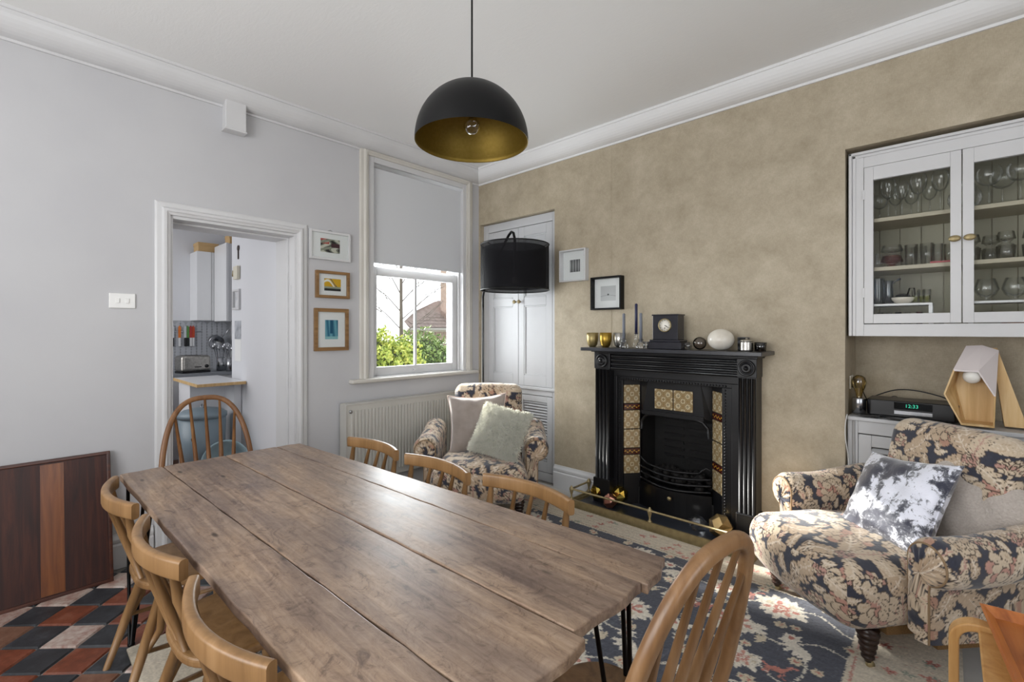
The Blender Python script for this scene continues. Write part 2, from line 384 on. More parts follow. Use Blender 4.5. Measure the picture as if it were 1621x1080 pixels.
def acanthus(R, p0, p1, p2, size, fill, rim, vein, n=7):
    pts = bez(p0, p1, p2, n)
    for ps in (1, 0):
        for i in range(n+1):
            t = i/n; x, y = pts[i]; j = min(i+1, n); k = max(i-1, 0)
            th = math.atan2(pts[j][1]-pts[k][1], pts[j][0]-pts[k][0]); L = size*(.55+.6*math.sin(PI*min(1,t*1.05+.1)))*(1-.45*t)
            for sd in (1,-1):
                a = th+sd*.85; cx = x+math.cos(a)*L*.55; cy = y+math.sin(a)*L*.55
                if ps: R.ell(cx, cy, L*.66+.0024, L*.33+.0024, a, rim)
                else: R.ell(cx, cy, L*.66, L*.33, a, fill); R.line([(x,y),(cx+math.cos(a)*L*.3, cy+math.sin(a)*L*.3)], .0016, rim)
        if ps: R.ell(*pts[-1], size*.5, size*.24, th, rim)
        else: R.ell(*pts[-1], size*.46, size*.2, th, fill)
    R.line(pts, .0045, vein)
    for i in range(1, n):
        x, y = pts[i]; th = math.atan2(pts[i+1][1]-pts[i-1][1], pts[i+1][0]-pts[i-1][0]); L = size*.55
        for sd in (1,-1): R.line([(x,y),(x+math.cos(th+sd*.85)*L, y+math.sin(th+sd*.85)*L)], .0022, vein)
def peony(R, cx, cy, r, fill, rim, pink, ang=0):
    for ring, (rr, n, pr) in enumerate(((.66,9,.34),(.36,7,.30),(.1,3,.26))):
        for k in range(n):
            a = ang+2*PI*k/n+ring*.4; x = cx+math.cos(a)*r*rr; y = cy+math.sin(a)*r*rr*.85
            R.ell(x, y, r*pr+.0026, r*pr*.8+.0026, a, rim); R.ell(x, y, r*pr, r*pr*.8, a, fill if (k+ring) % 3 else pink)
            R.line([(x,y),(x-math.cos(a)*r*.2, y-math.sin(a)*r*.2)], .002, rim)
def make_fabric():
    P = .46; R = Ras(P, P, .0015, '#363844', True)
    F, F2, rim, vein, pink = '#b8a289', '#c8b69e', '#4c3f35', '#d8cab8', '#b48d80'
    peony(R, .11, .13, .092, F2, rim, '#b98d7e'); peony(R, .34, .36, .092, F, rim, '#ad8672', .5)
    acanthus(R, (.03,.33), (.08,.36), (.16,.33), .046, F2, rim, vein, 8); acanthus(R, (.26,.10), (.31,.13), (.39,.10), .046, F, rim, pink, 8)
    acanthus(R, (.10,.44), (.13,.40), (.22,.43), .036, F2, rim, vein, 6); acanthus(R, (.33,.21), (.36,.17), (.44,.20), .036, F, rim, vein, 6)
    for (ox, oy, s) in ((.225, .02, 1), (.455, .25, -1)):
        acanthus(R, (ox,oy), (ox+.05*s,oy+.08), (ox+.13*s,oy+.13), .042, F, rim, vein)
        acanthus(R, (ox,oy), (ox-.03*s,oy+.09), (ox-.02*s,oy+.17), .040, F2, rim, pink)
        acanthus(R, (ox,oy), (ox+.06*s,oy-.02), (ox+.12*s,oy-.08), .036, F, rim, vein)
        peony(R, ox, oy, .034, pink, rim, F2)
        acanthus(R, (ox-.03*s,oy-.02), (ox-.09*s,oy-.03), (ox-.12*s,oy-.09), .032, F2, rim, vein, 5)
    bgl = np.array(lin('#363844'))
    for k in range(26):
        isbg = np.abs(R.a-bgl).sum(2) < .012; best = (0,0,0)
        for _ in range(90):
            x, y = random.uniform(0,P), random.uniform(0,P); r = .01
            while r < .07:
                a_ = np.linspace(0,2*PI,14); ix = ((x+r*np.cos(a_))/R.res).astype(int) % R.W; iy = ((y+r*np.sin(a_))/R.res).astype(int) % R.H
                if not isbg[iy,ix].all(): break
                r += .004
            if r > best[0]: best = (r,x,y)
        r, x, y = best
        if r < .016: break
        if r > .036 and k % 3 == 0: peony(R, x, y, r*1.0, F2, rim, pink if k % 2 else F, random.random()*3)
        else:
            th = random.uniform(0,6.28); dx, dy = math.cos(th)*r*1.1, math.sin(th)*r*1.1
            acanthus(R, (x-dx,y-dy), (x+dy*.5,y-dx*.5), (x+dx,y+dy), r*.75, F if k%2 else F2, rim, vein if k%3 else pink, 5)
    for k in range(20):
        x, y = random.uniform(0,P), random.uniform(0,P)
        for q in range(3): R.ell(x+q*.008, y+q*.004, .005, .003, 1, F)
    R.a *= (1+rng.normal(0,.05,R.a.shape[:2]))[...,None]
    return R
FAB = make_fabric()
def colour_mesh(me, cols):
    at = me.color_attributes.new('Col', 'FLOAT_COLOR', 'POINT')
    c = np.ones((len(me.vertices), 4), dtype=np.float32); c[:, :3] = np.clip(cols, 0, 1); at.data.foreach_set('color', c.ravel())
def np_mesh(name, V, Q):
    me = bpy.data.meshes.new(name); me.vertices.add(len(V)); me.vertices.foreach_set('co', np.asarray(V, dtype=np.float32).ravel())
    nq = len(Q); me.loops.add(nq*4); me.loops.foreach_set('vertex_index', np.asarray(Q, dtype=np.int32).ravel())
    me.polygons.add(nq); me.polygons.foreach_set('loop_start', np.arange(0, nq*4, 4, dtype=np.int32)); me.polygons.foreach_set('loop_total', np.full(nq, 4, dtype=np.int32))
    me.update(calc_edges=True); me.polygons.foreach_set('use_smooth', np.ones(nq, dtype=bool)); return me
def grid_quads(nu, nv, wrap_u=False):
    i = np.arange(nu if wrap_u else nu-1); j = np.arange(nv-1); I, J = np.meshgrid(i, j, indexing='ij'); I = I.ravel(); J = J.ravel(); I2 = (I+1) % nu
    return np.stack([I*nv+J, I2*nv+J, I2*nv+J+1, I*nv+J+1], 1)
def rbox(hx, hy, hz, r, res):
    """rounded box around the origin as welded dense grids: returns verts, quads, normals"""
    V = []; Q = []; nn = 0
    for ax in range(3):
        o = [(1,2),(2,0),(0,1)][ax]; h = (hx,hy,hz)
        nu = max(3, int(2*h[o[0]]/res)); nv = max(3, int(2*h[o[1]]/res))
        for sg in (-1,1):
            u = np.linspace(-h[o[0]],h[o[0]],nu); v = np.linspace(-h[o[1]],h[o[1]],nv); U, W = np.meshgrid(u, v, indexing='ij')
            p = np.zeros((nu*nv,3)); p[:,ax] = sg*h[ax]; p[:,o[0]] = U.ravel(); p[:,o[1]] = W.ravel(); V.append(p)
            q = grid_quads(nu, nv)+nn; Q.append(q if sg > 0 else q[:, ::-1]); nn += nu*nv
    V = np.concatenate(V); Q = np.concatenate(Q)
    inner = np.clip(V, [-hx+r,-hy+r,-hz+r], [hx-r,hy-r,hz-r]); d = V-inner; L = np.linalg.norm(d, axis=1, keepdims=True); L[L==0] = 1
    nrm = d/L; P = inner+nrm*r
    return P, Q, nrm
def fab_uv(P, n):
    ax = np.argmax(np.abs(n)*np.array([1,1,1.15]), axis=1); x, y, z = P.T
    sx = np.sign(n[:,0]); u = np.where(ax==0, sx*.3+ sx*y, x); v = np.where(ax==2, y, np.where(ax==1, z*1.0+.1, z+.1))
    return u, v
def fab_col(u, v): return FAB.sample(u+3, v+3)
# ------------------------------------------------------------------ room shell
RX, RY, CZ = 5.3, -4.8, 3.0          # extents of the room
w = MB()   # left wall (window wall), 0.35 thick
for a, b in (((-.35,RY,0),(0,-2.62,3.2)), ((-.35,-2.62,2.10),(0,-1.84,3.2)), ((-.35,-1.84,0),(0,-1.28,3.2)), ((-.35,-1.28,0),(0,-.14,.955)), ((-.35,-1.28,2.87),(0,-.14,3.2)), ((-.35,-.14,0),(0,.5,3.2))): w.box(a, b)
struct('wall_left', w, M_wall)
w = MB()   # chimney-breast wall with an alcove on each side
w.box((0,0,2.465),(.985,.5,3.2)); w.box((0,.12,0),(.985,.5,2.465)); w.box((0,0,0),(.02,.12,2.465))
w.box((.985,0,0),(1.66,.5,3.2)); w.box((1.66,0,1.06),(2.46,.5,3.2)); w.box((2.46,0,0),(3.10,.5,3.2)); w.box((1.66,.34,0),(2.46,.5,1.06))
w.box((3.10,0,2.43),(4.12,.5,3.2)); w.box((3.10,.42,0),(4.12,.5,2.43)); w.box((4.12,0,0),(RX+.2,.5,3.2))
struct('wall_right', w, M_paper)
w = MB(); w.box((0.985+.0,-.0022,0.2),(1.56,0,2.87)); struct('trim_1', w, M_paper)       # lapped wallpaper length beside the chimney seam
w = MB(); w.box((-.35,RY-.15,0),(1.1,RY,3.2)); w.box((3.5,RY-.15,0),(RX+.2,RY,3.2)); w.box((1.1,RY-.15,0),(3.5,RY,.75)); w.box((1.1,RY-.15,2.55),(3.5,RY,3.2))
struct('wall_back', w, M_wall)
w = MB(); w.box((RX,RY,0),(RX+.2,-3.85,3.2)); w.box((RX,-1.95,0),(RX+.2,0,3.2)); w.box((RX,-3.85,0),(RX+.2,-1.95,.75)); w.box((RX,-3.85,2.55),(RX+.2,-1.95,3.2))
struct('wall_side', w, M_wall)
struct('ceiling', MB().box((-.35,RY-.15,CZ),(RX+.2,.5,3.25)), M_ceil)
floor = struct('floor', MB().box((-.35,RY-.15,-.12),(RX+.2,.5,-.004)), M_grout)
struct('trim_2', MB().box((0,-1.5,-.004),(RX,0,0.001)), M_concrete)
# quarry tiles set on the diagonal, each its own piece
def tile_mesh(mat, k):
    h = .078; b = MB(); t = .006
    b.add([(-h,-h,-.01),(h,-h,-.01),(h,h,-.01),(-h,h,-.01),(-h+t,-h+t,0),(h-t,-h+t,0),(h-t,h-t,0),(-h+t,h-t,0)], [(4,5,6,7),(0,1,5,4),(1,2,6,5),(2,3,7,6),(3,0,4,7)])
    me = b.mesh('quarry_tile'); me.materials.append(mat); return me
TM = {k: tile_mesh(m, k) for k, m in dict(r=M_qred, b=M_qblack, w=M_qworn, d=M_qdull).items()}
c0 = Vector((.419,-3.096)); e1 = Vector((.7071,-.7071))*.1605; e2 = Vector((.7071,.7071))*.1605
for i in range(-20, 24):
    for j in range(-20, 24):
        p = c0+e1*i+e2*j
        if not (.0 < p.x < 3.3 and -4.25 < p.y < -1.5): continue
        if p.x > 1.05 and p.y > -2.85: continue
        k = 'b' if (i+j) % 2 else random.choice('rrrwwd')
        if (i,j) == (0,0): k = 'r'
        if (i,j) == (1,1): k = 'w'
        if (i,j) == (2,0): k = 'r'
        o = bpy.data.objects.new('quarry_tile', TM[k]); o.location = (p.x, p.y, .004+random.uniform(-.0012,.0012)); o.rotation_euler = (random.uniform(-.006,.006), random.uniform(-.006,.006), PI/4)
        o.parent = floor; COL.objects.link(o)
# cornice
cove = [(0,2.868),(.012,2.868),(.014,2.882)] + [(.014+.106*math.sin(a), 2.882+.100*(1-math.cos(a))) for a in [PI/2*i/8 for i in range(1,9)]] + [(.128,2.984),(.13,3.0),(0,3.0)]
w = MB(); w.add([(d,RY,z) for d,z in cove]+[(d,-d,z) for d,z in cove], [(i,(i+1)%len(cove),(i+1)%len(cove)+len(cove),i+len(cove)) for i in range(len(cove))], False); struct('trim_3', w, M_trim)
w = MB(); w.add([(RX,-d,z) for d,z in cove]+[(d,-d,z) for d,z in cove], [(i+len(cove),(i+1)%len(cove)+len(cove),(i+1)%len(cove),i) for i in range(len(cove))], False); struct('trim_4', w, M_cornice)
box = thing('pipe_boxing', 'white painted box hanging below the cornice above the doorway', 'boxing', (0,-2.268,2.72))
part('casing', MB().box((.001,-.062,0),(.075,.062,.27)), M_trim, box, .004)
part('end_cap', MB().box((.001,-.067,-.012),(.08,.067,0)), M_trim, box, .003)
# skirtings
def skirt(name, p0, p1, side, h=.2, mat=M_trim):
    prof = [(0,0),(.022,0),(.022,h-.065),(.016,h-.055),(.02,h-.045),(.02,h-.03),(.010,h-.012),(.006,h),(0,h)]
    d = (Vector(p1)-Vector(p0)); n = Vector(side)
    vs = [Vector((*p0,0))+Vector((*(n*a),z)) for a,z in prof]+[Vector((*p1,0))+Vector((*(n*a),z)) for a,z in prof]; m = len(prof)
    w = MB().add(vs, [(i,(i+1)%m,(i+1)%m+m,i+m) for i in range(m)]+[tuple(range(m)),tuple(range(m,2*m))[::-1]]); return struct(name, w, mat)
skirt('baseboard_left', (0,RY), (0,-2.70), (1,0)); skirt('baseboard_corner', (0,-1.755), (0,-.02), (1,0))
skirt('baseboard_right', (.985,0), (1.46,0), (0,-1)); skirt('baseboard_chimney', (2.68,0), (3.10,0), (0,-1), .14)
# door opening with architrave and deep lining
d1 = MB()
arch = [(0,0),(.018,0),(.024,.014),(.030,.02),(.030,.034),(.018,.045),(.016,.068),(.010,.078),(.0,.078)]  # (proud, outwards)
def architrave(mb, y0, y1, z1, z0=0, x=0):
    path = [((y0,z0),(-1,0)),((y0,z1),(-1,1)),((y1,z1),(1,1)),((y1,z0),(1,0))]; m = len(arch); vs = []
    for (y,z),(dy,dz) in path: vs += [(x+pr, y+dy*ow, z+dz*ow) for pr, ow in arch]
    fs = [(k*m+i, k*m+(i+1)%m, (k+1)*m+(i+1)%m, (k+1)*m+i) for k in range(3) for i in range(m)]
    mb.add(vs, fs)
architrave(d1, -2.615, -1.845, 2.10)
door = struct('door_1', d1, M_trim)
part('door_lining', MB().box((-.35,-2.62,0),(0.004,-2.60,2.10)).box((-.35,-1.86,0),(.004,-1.84,2.10)).box((-.35,-2.60,2.08),(.004,-1.86,2.10)), M_trim, door, .002)
part('door_stop', MB().box((-.12,-2.60,0),(-.10,-2.588,2.08)).box((-.12,-1.872,0),(-.10,-1.86,2.08)).box((-.12,-2.588,2.068),(-.10,-1.872,2.08)), M_trim, door, .002)
hg = MB()
for z in (1.62, .95, .3): hg.box((-.085,-1.8605,z),(-.055,-1.864,z+.1))
part('hinge', hg, M_trim, door)
# ------------------------------------------------------------------ window_1
w = MB(); m = len(arch)
architrave(w, -1.262, -.175, 2.845, .985)
win = struct('window_1', w, M_warmtrim)
part('window_frame', MB().box((-.16,-1.28,.95),(0.002,-1.205,2.87)).box((-.16,-.215,.95),(.002,-.14,2.87)).box((-.16,-1.205,2.80),(.002,-.215,2.87)).box((-.16,-1.205,.95),(-.02,-.215,.99)), M_trim, win, .003)
part('staff_bead', MB().box((-.07,-1.205,.99),(-.045,-1.187,2.80)).box((-.07,-.233,.99),(-.045,-.215,2.80)), M_trim, win, .004)
def sash(x0, x1, z0, z1, zb, zt, name):
    s = part(name, MB().box((x0,-1.205,z0),(x1,-1.132,z1)).box((x0,-.29,z0),(x1,-.215,z1)).box((x0,-1.132,z0),(x1,-.29,zb)).box((x0,-1.132,zt),(x1,-.29,z1)), M_trim, win, .004)
    part('glazing_bar', MB().box((x0+.008,-.733,zb),(x1-.008,-.709,zt)), M_trim, s, .003)
    for a, b in ((-1.132,-.733),(-.709,-.29)): part('glass_pane', MB().box((x0+.016,a,zb),(x0+.020,b,zt)), M_glass, s)
sash(-.115,-.075, .99, 1.935, 1.065, 1.858, 'lower_sash'); sash(-.16,-.12, 1.90, 2.80, 1.95, 2.74, 'upper_sash')
sill = MB().sweep([(.012,-1.43,.968),(.012,-.052,.968)], [(a,b) for a,b in [(-.06,-.016),(.05,-.016),(.062,-.008),(.066,0),(.062,.010),(.05,.016),(-.06,.016)]], smooth=False)
part('window_sill', MB().box((-.03,-1.43,.952),(.062,-.052,.985)), M_warmtrim, win, .012, 3)
part('sash_lift', MB().box((-.074,-.76,1.02),(-.055,-.69,1.035)), M_trim, win, .004)
# roller blind
bl = thing('roller_blind', 'plain grey roller blind drawn halfway down the sash window', 'blind', (-.035,-.71,2.79))
part('blind_fabric', MB().box((-.001,-.485,-.815),(.001,.515,.0)), M_blind, bl)
part('roller_tube', MB().tube([(0,-.49,.0),(0,.52,.0)], .022, 14), M_blind, bl)
part('bottom_bar', MB().box((-.004,-.485,-.83),(.004,.515,-.812)), M_blind, bl, .002)
for y in (-.505,.53): part('bracket', MB().box((-.03,y-.008,-.04),(.03,y+.008,.035)), M_whiteplastic, bl, .003)
cord = MB()
for k in range(60): z = -.05-1.0*k/60; cord.lathe([(0,-.004),(.0035,-.001),(.0035,.001),(0,.004)], (.012,.535,z), 6)
cord.tube([(.012,.535,-.05),(.012,.535,-1.05)], .0014, 5).tube([(.012,.55,-.05),(.012,.55,-1.0)], .0014, 5); part('bead_chain', cord, M_whiteplastic, bl)
# ------------------------------------------------------------------ garden outside the window
M_grass = plain('garden_grass', '#5d6b3a', .9, nscale=9, col2='#77854c')
tag(part('garden_ground', MB().box((-30,-14,-.4),(-4.35,30,-.3)), M_grass), kind='structure')
def m_leaf(name, a, b, c):
    m, nt, bs = newmat(name); bs.inputs['Roughness'].default_value = .6
    v = coords(nt); n1 = N(nt, 'ShaderNodeTexNoise', Scale=9.0, Detail=3.0); nt.links.new(v, n1.inputs['Vector'])
    r = ramp(nt, [(.35,a),(.5,b),(.65,c)]); nt.links.new(n1.outputs[0], r.inputs[0]); nt.links.new(r.outputs[0], bs.inputs['Base Color']); return m
M_leafy = m_leaf('yellow_green_leaves', '#6d8038', '#98a545', '#c0c060')
M_leafg = m_leaf('green_leaves', '#4d6236', '#6f8448', '#8a9a58')
def bush(name, c, R_, n, mat, label, ls=.05):
    root = thing(name, label, 'hedge', c)
    rr = rng.normal(size=(n,3)); rr /= np.linalg.norm(rr,axis=1,keepdims=True); rad = .72+.30*rng.random((n,1)); rad *= 1+.12*np.sin(rr[:,:1]*9)+.1*np.sin(rr[:,1:2]*11+rr[:,2:3]*8)
    P = rr*rad*np.array(R_); d1_ = rng.normal(size=(n,3)); d1_ /= np.linalg.norm(d1_,axis=1,keepdims=True); d2 = np.cross(d1_, rng.normal(size=(n,3))); d2 /= np.linalg.norm(d2,axis=1,keepdims=True)
    V = np.stack([P-d1_*ls, P+d2*ls*.45, P+d1_*ls, P-d2*ls*.45],1).reshape(-1,3); Q = np.arange(n*4).reshape(-1,4)
    tag(part('leaves', np_mesh('leaves', V, Q), mat, root), kind='stuff')
    core = MB(); core.lathe([(0,-R_[2]*.8)]+[(R_[0]*.75*math.sin(a), -R_[2]*.8*math.cos(a)) for a in [PI*i/8 for i in range(1,8)]]+[(0,R_[2]*.8)], (0,0,0), 14, sy=R_[1]/R_[0])
    part('woody_core', core, plain('shaded_twigs','#3a4226',.9), root)
bush('hedge', (-4.3,1.35,.55), (.7,1.0,.80), 9000, M_leafy, 'yellow green leafy hedge just outside the sash window')
bush('shrub', (-5.3,3.15,.5), (.7,.95,.85), 6000, M_leafg, 'duller green shrub right of the bright hedge outside')
M_brick = plain('old_orange_brick', '#7d6a60', .9, nscale=12, col2='#8f7b70'); M_mortar = plain('brick_mortar', '#b5aba0', .95)
M_roof = plain('brown_roof_tiles', '#6f625b', .9, nscale=8, col2='#7e706a')
ob = thing('outbuilding', 'old brick outbuilding with a brown tiled roof beyond the hedge', 'building', (-8,0,0))
part('wall', MB().box((-.3,4.6,-.3),(0,7.4,1.42)), M_mortar, ob)
bm_ = MB().box((0,-.155,-.045),(.02,.155,.045)); bme = bm_.mesh('brick'); bme.materials.append(M_brick)
cnt = 0
for r_ in range(15):
    for k in range(8):
        o = bpy.data.objects.new('brick', bme); o.location = (0, 4.78+k*.33+(.165 if r_%2 else 0), -.1+r_*.1); o.parent = ob; COL.objects.link(o)
part('gutter', MB().box((0,4.6,1.40),(.12,7.5,1.47)), plain('grey_gutter','#8d8883',.6), ob)
rf = MB(); rf.add([(.1,4.6,1.47),(.1,7.5,1.47),(-1.5,7.5,2.55),(-1.3,6.6,2.38),(-.6,5.3,2.0),(-.2,4.62,1.66)], [(0,1,2,3,4,5)]); part('roof', rf, M_roof, ob)
rt = MB()
for r_ in range(13):
    for k in range(22):
        y = 4.62+k*.155; x = .1-.17*r_; z = 1.475+(.1-x)*.62
        if z < 1.55+(y-4.6)*.36 and x > -1.4: rt.add([(x,y,z+.02),(x,y+.145,z+.02),(x-.17,y+.145,z+.115),(x-.17,y,z+.115)], [(0,1,2,3)])
tag(part('roof_tiles', rt, M_roof, ob), kind='stuff')
part('chimney_stack', MB().box((-.6,6.3,1.4),(-.1,7.6,3.6)), M_brick, ob)
part('fascia', MB().box((-.05,6.22,1.4),(.02,6.30,3.3)), M_trim, ob)
tr = thing('bare_tree', 'bare winter tree with thin branches seen through the sash window', 'tree', (-6.5,3.36,-.3))
M_bark = plain('pale_bark','#5d544d',.9)
part('trunk', MB().tube([(0,0,0),(.02,.02,1.5),(0,.03,3.2),(.03,0,5.2)], [.07,.05,.035,.015], 8), M_bark, tr)
br = MB()
def twig(p, d, L, r, dep):
    q = p+d*L; md = p+d*L*.5+Vector((random.uniform(-.05,.05),random.uniform(-.05,.05),.03))
    br.tube([p,md,q], [r,r*.75,r*.5], 5)
    if dep:
        for _ in range(3):
            nd = (d+Vector((random.uniform(-.7,.7),random.uniform(-.7,.7),random.uniform(-.1,.6)))).normalized(); twig(p+d*L*random.uniform(.35,.95), nd, L*.55, r*.55, dep-1)
for k in range(12):
    a = PI*(k%2)+random.uniform(-.9,.9)+PI/2; twig(Vector((0,.02,1.5+k*.22)), Vector((math.cos(a)*.8,math.sin(a),.85)).normalized(), 1.0, .014, 3)
tag(part('branches', br, M_bark, tr), kind='stuff')
# ------------------------------------------------------------------ radiator
rd = thing('radiator', 'white ridged panel radiator under the sash window', 'radiator', (.05,-1.51,.17))
Wd = 1.34; H_ = .63; b = MB(); nr = 40; vs = []; fs = []
for i in range(nr+1):
    y0 = .05+(Wd-.1)*i/nr
    for dy, dx in ((-.012,.0),(-.007,.011),(.007,.011),(.012,.0)):
        vs += [(.062+dx, y0+dy, .05),(.062+dx, y0+dy, H_-.05)]
for i in range(len(vs)//2-1): fs.append((2*i,2*i+2,2*i+3,2*i+1))
b.add(vs, fs); b.box((.03,0.0,0),(.0615,Wd,H_)); part('ridged_panel', b, M_radi, rd)
part('top_grille', MB().box((-.03,.0,H_-.004),(.07,Wd,H_+.006)), M_radi, rd, .002)
part('side_panel', MB().box((-.03,-.006,.01),(.07,0,H_)), M_radi, rd, .002); part('side_panel', MB().box((-.03,Wd,.01),(.07,Wd+.006,H_)), M_radi, rd, .002)
part('air_vent', MB().lathe([(0,0),(.014,0),(.014,.01),(.006,.012),(0,.012)], n=12, M=T(.064,.035,H_-.055,ry=PI/2)), M_steel, rd)
part('wall_bracket', MB().box((-.049,.15,.08),(-.03,.2,.5)).box((-.049,1.1,.08),(-.03,1.15,.5)), M_radi, rd)
part('supply_pipe', MB().tube([(.01,.06,.01),(.01,.06,-.168)], .0075, 8).tube([(.01,Wd-.06,.01),(.01,Wd-.06,-.168)], .0075, 8), M_radi, rd)
# ------------------------------------------------------------------ pictures
def print_grid(parent, w, h, fn, M, n=60, name='print'):
    u = np.linspace(0,1,n); U, W_ = np.meshgrid(u, u, indexing='ij'); P = np.stack([U.ravel()*w-w/2, np.zeros(n*n), W_.ravel()*h-h/2],1)
    me = np_mesh(name, P, grid_quads(n,n)); colour_mesh(me, fn(U.ravel(), W_.ravel())); me.transform(M)
    return part(name, me, M_print, parent)
def pick(conds, cols, default):
    out = np.empty((len(conds[0]),3)); out[:] = lin(default)
    for c, k in zip(conds, cols): out[c] = lin(k)
    return out
def art_abstract(u, v):
    s = np.sin(u*9+np.sin(v*7)*1.8); t = np.sin(v*11-u*5)
    return pick([s>.35, s<-.55, (t>.6), (u<.45)&(v>.62)&(t<.3), (u>.55)&(abs(v-.55)<.16)], ['#c9c7b8','#2c2a2a','#8d8f80','#b0544c','#4a2c33'], '#76786c')
def art_yellow(u, v):
    s = v+.5*u-.25*np.sin(u*6)
    return pick([v>.35, (abs(s-.72)<.09), (abs(s-.98)<.05)&(u<.75), (v<.35)&(v>.2), v<.2], ['#d6a826','#e9e7df','#4d5a5c','#9aa08f','#2f302f'], '#d6a826')
def art_blue(u, v):
    s = np.sin(u*16+v*2)*.5+.5; a = np.array(lin('#2f6f8a')); b_ = np.array(lin('#6fa9b8')); o = a+(b_-a)*s[:,None]; o[v<.15] = lin('#8fc0c4'); o[(abs(u-.5)<.12)&(v>.3)] = lin('#1f5a78'); return o
def art_stripes(u, v):
    s = (np.sin(u*24)+.6*np.sin(u*53+2))*.3+.5; s = s*(.6+.4*np.sin(v*3)); return np.repeat(np.clip(s,.05,.8)[:,None]*.55,3,1)
def art_field(u, v):
    g = .62-.12*v; o = np.repeat(g[:,None],3,1); o[(abs(v-.30-.08*np.sin(u*3.1))<.012)] = .25; o[((u-.5)**2+(v-.42)**2)<.0035] = .06; return o
def picture(name, label, y0, y1, z0, z1, fmat, fw, depth, art, aw, ah, wall='L', mount=M_ext_white, setback=.3):
    w_, h_ = y1-y0, z1-z0; t = thing(name, label, 'picture', ((.002,(y0+y1)/2,(z0+z1)/2) if wall=='L' else ((y0+y1)/2,-.002,(z0+z1)/2)), -PI/2*0+(PI/2 if wall=='L' else 0))
    # local: face towards -Y, wall at y=0 ; for the left wall +90deg turn makes -Y point to +X
    b = MB().box((-w_/2,-depth,-h_/2),(-w_/2+fw,0,h_/2)).box((w_/2-fw,-depth,-h_/2),(w_/2,0,h_/2)).box((-w_/2+fw,-depth,-h_/2),(w_/2-fw,0,-h_/2+fw)).box((-w_/2+fw,-depth,h_/2-fw),(w_/2-fw,0,h_/2))
    part('picture_frame', b, fmat, t, .002)
    d = depth*setback
    part('mount_card', MB().box((-w_/2+fw,-d-.002,-h_/2+fw),(w_/2-fw,-d,h_/2-fw)), mount, t)
    print_grid(t, aw, ah, art, T(0,-d-.0035,0)); part('glazing', MB().box((-w_/2+fw,-d-.008,-h_/2+fw),(w_/2-fw,-d-.007,h_/2-fw)), M_glass, t)
    return t
p1 = picture('framed_print', 'white framed abstract print, topmost of three beside the door', -1.755,-1.425,1.93,2.155, M_trim, .018,.022, art_abstract,.155,.105)
part('hanging_hook', MB().tube([(-.02,-.01,.113),(0,-.012,.122),(.02,-.01,.113)], .002, 6), M_steel, p1)
picture('framed_print', 'oak framed yellow print, middle of three beside the door', -1.708,-1.436,1.635,1.845, M_oak, .022,.03, art_yellow,.135,.095)
picture('framed_print', 'oak framed blue print, lowest of three beside the door', -1.718,-1.441,1.225,1.555, M_oak, .028,.022, art_blue,.105,.15)
picture('shadow_box_frame', 'deep white box frame with small grey photograph near the cupboard', 1.075,1.345,1.80,2.07, M_trim, .012,.055, art_stripes,.105,.105,'R', setback=.1)
picture('shadow_box_frame', 'deep black box frame hanging above the mantelpiece end', 1.395,1.675,1.55,1.815, M_blackmetal, .014,.055, art_field,.14,.12,'R', setback=.1)
# light switch
sw = thing('light_switch', 'double white light switch on the wall left of the doorway', 'switch', (0.001,-2.845,1.556), PI/2)
part('face_plate', MB().box((-.06,-.008,-.043),(.06,0,.043)), M_whiteplastic, sw, .003)
for k in (-.022,.022): part('rocker', MB().box((k-.009,-.013,-.014),(k+.009,-.008,.014)), M_whiteplastic, sw, .002)
# ------------------------------------------------------------------ left alcove cupboard (tall panelled doors over louvred doors)
cu = thing('alcove_cupboard', 'tall white panelled cupboard built into the corner alcove', 'cupboard', (0.02,.05,0))
part('cupboard_frame', MB().box((0,0,0),(.07,.06,2.46)).box((.90,0,0),(.962,.06,2.46)).box((.07,0,2.38),(.90,.06,2.46)).box((.07,0,.78),(.90,.06,.85)).box((.07,0,0),(.90,.06,.08)), M_cover, cu, .003)
part('ledge_moulding', MB().box((0,-.02,.83),(.962,.0,.86)), M_cover, cu, .006)
def panel_door(x0, x1, z0, z1, parent, splits, kx):
    d = part('door', MB().box((x0,.012,z0),(x1,.035,z1)), M_cover, parent, .002)
    rails = MB(); zs = [z0]+splits+[z1]
    rails.box((x0,.0,z0),(x0+.07,.012,z1)).box((x1-.07,0,z0),(x1,.012,z1))
    for a, b_ in [(z0,z0+.10)]+[(q-.04,q+.04) for q in splits]+[(z1-.09,z1)]: rails.box((x0+.07,0,a),(x1-.07,.012,b_))
    part('stiles_and_rails', rails, M_cover, d, .003)
    zz = [z0+.10]+sum([[q-.04,q+.04] for q in splits],[])+[z1-.09]
    for a, b_ in zip(zz[::2], zz[1::2]):
        mo = MB(); xa, xb = x0+.07, x1-.07; r = .014
        for (p, q) in (((xa,a),(xb,a)),((xb,a),(xb,b_)),((xb,b_),(xa,b_)),((xa,b_),(xa,a))): mo.box((min(p[0],q[0])-.0,.003,min(p[1],q[1])),(max(p[0],q[0])+r*(p[0]==q[0] and p[0]==xa)-0*(1),.012,max(p[1],q[1])+r*(p[1]==q[1] and p[1]==a))) if (p[0]==q[0]==xa or p[1]==q[1]==a) else mo.box((min(p[0],q[0])-r*(p[0]==q[0]),.003,min(p[1],q[1])-r*(p[1]==q[1])),(max(p[0],q[0]),.012,max(p[1],q[1])))
        part('panel_moulding', mo, M_cover, d, .003)
    if kx: part('knob', MB().lathe([(0.006,0),(.006,.015),(.016,.022),(.019,.03),(.014,.038),(0,.041)], n=16, M=T(kx,0,1.66,rx=PI/2)), M_brass, d, label='brass knob')
    return d
panel_door(.072,.483,.86,2.375,cu,[1.66],.455); panel_door(.487,.898,.86,2.375,cu,[1.66],.515)
lv = MB()
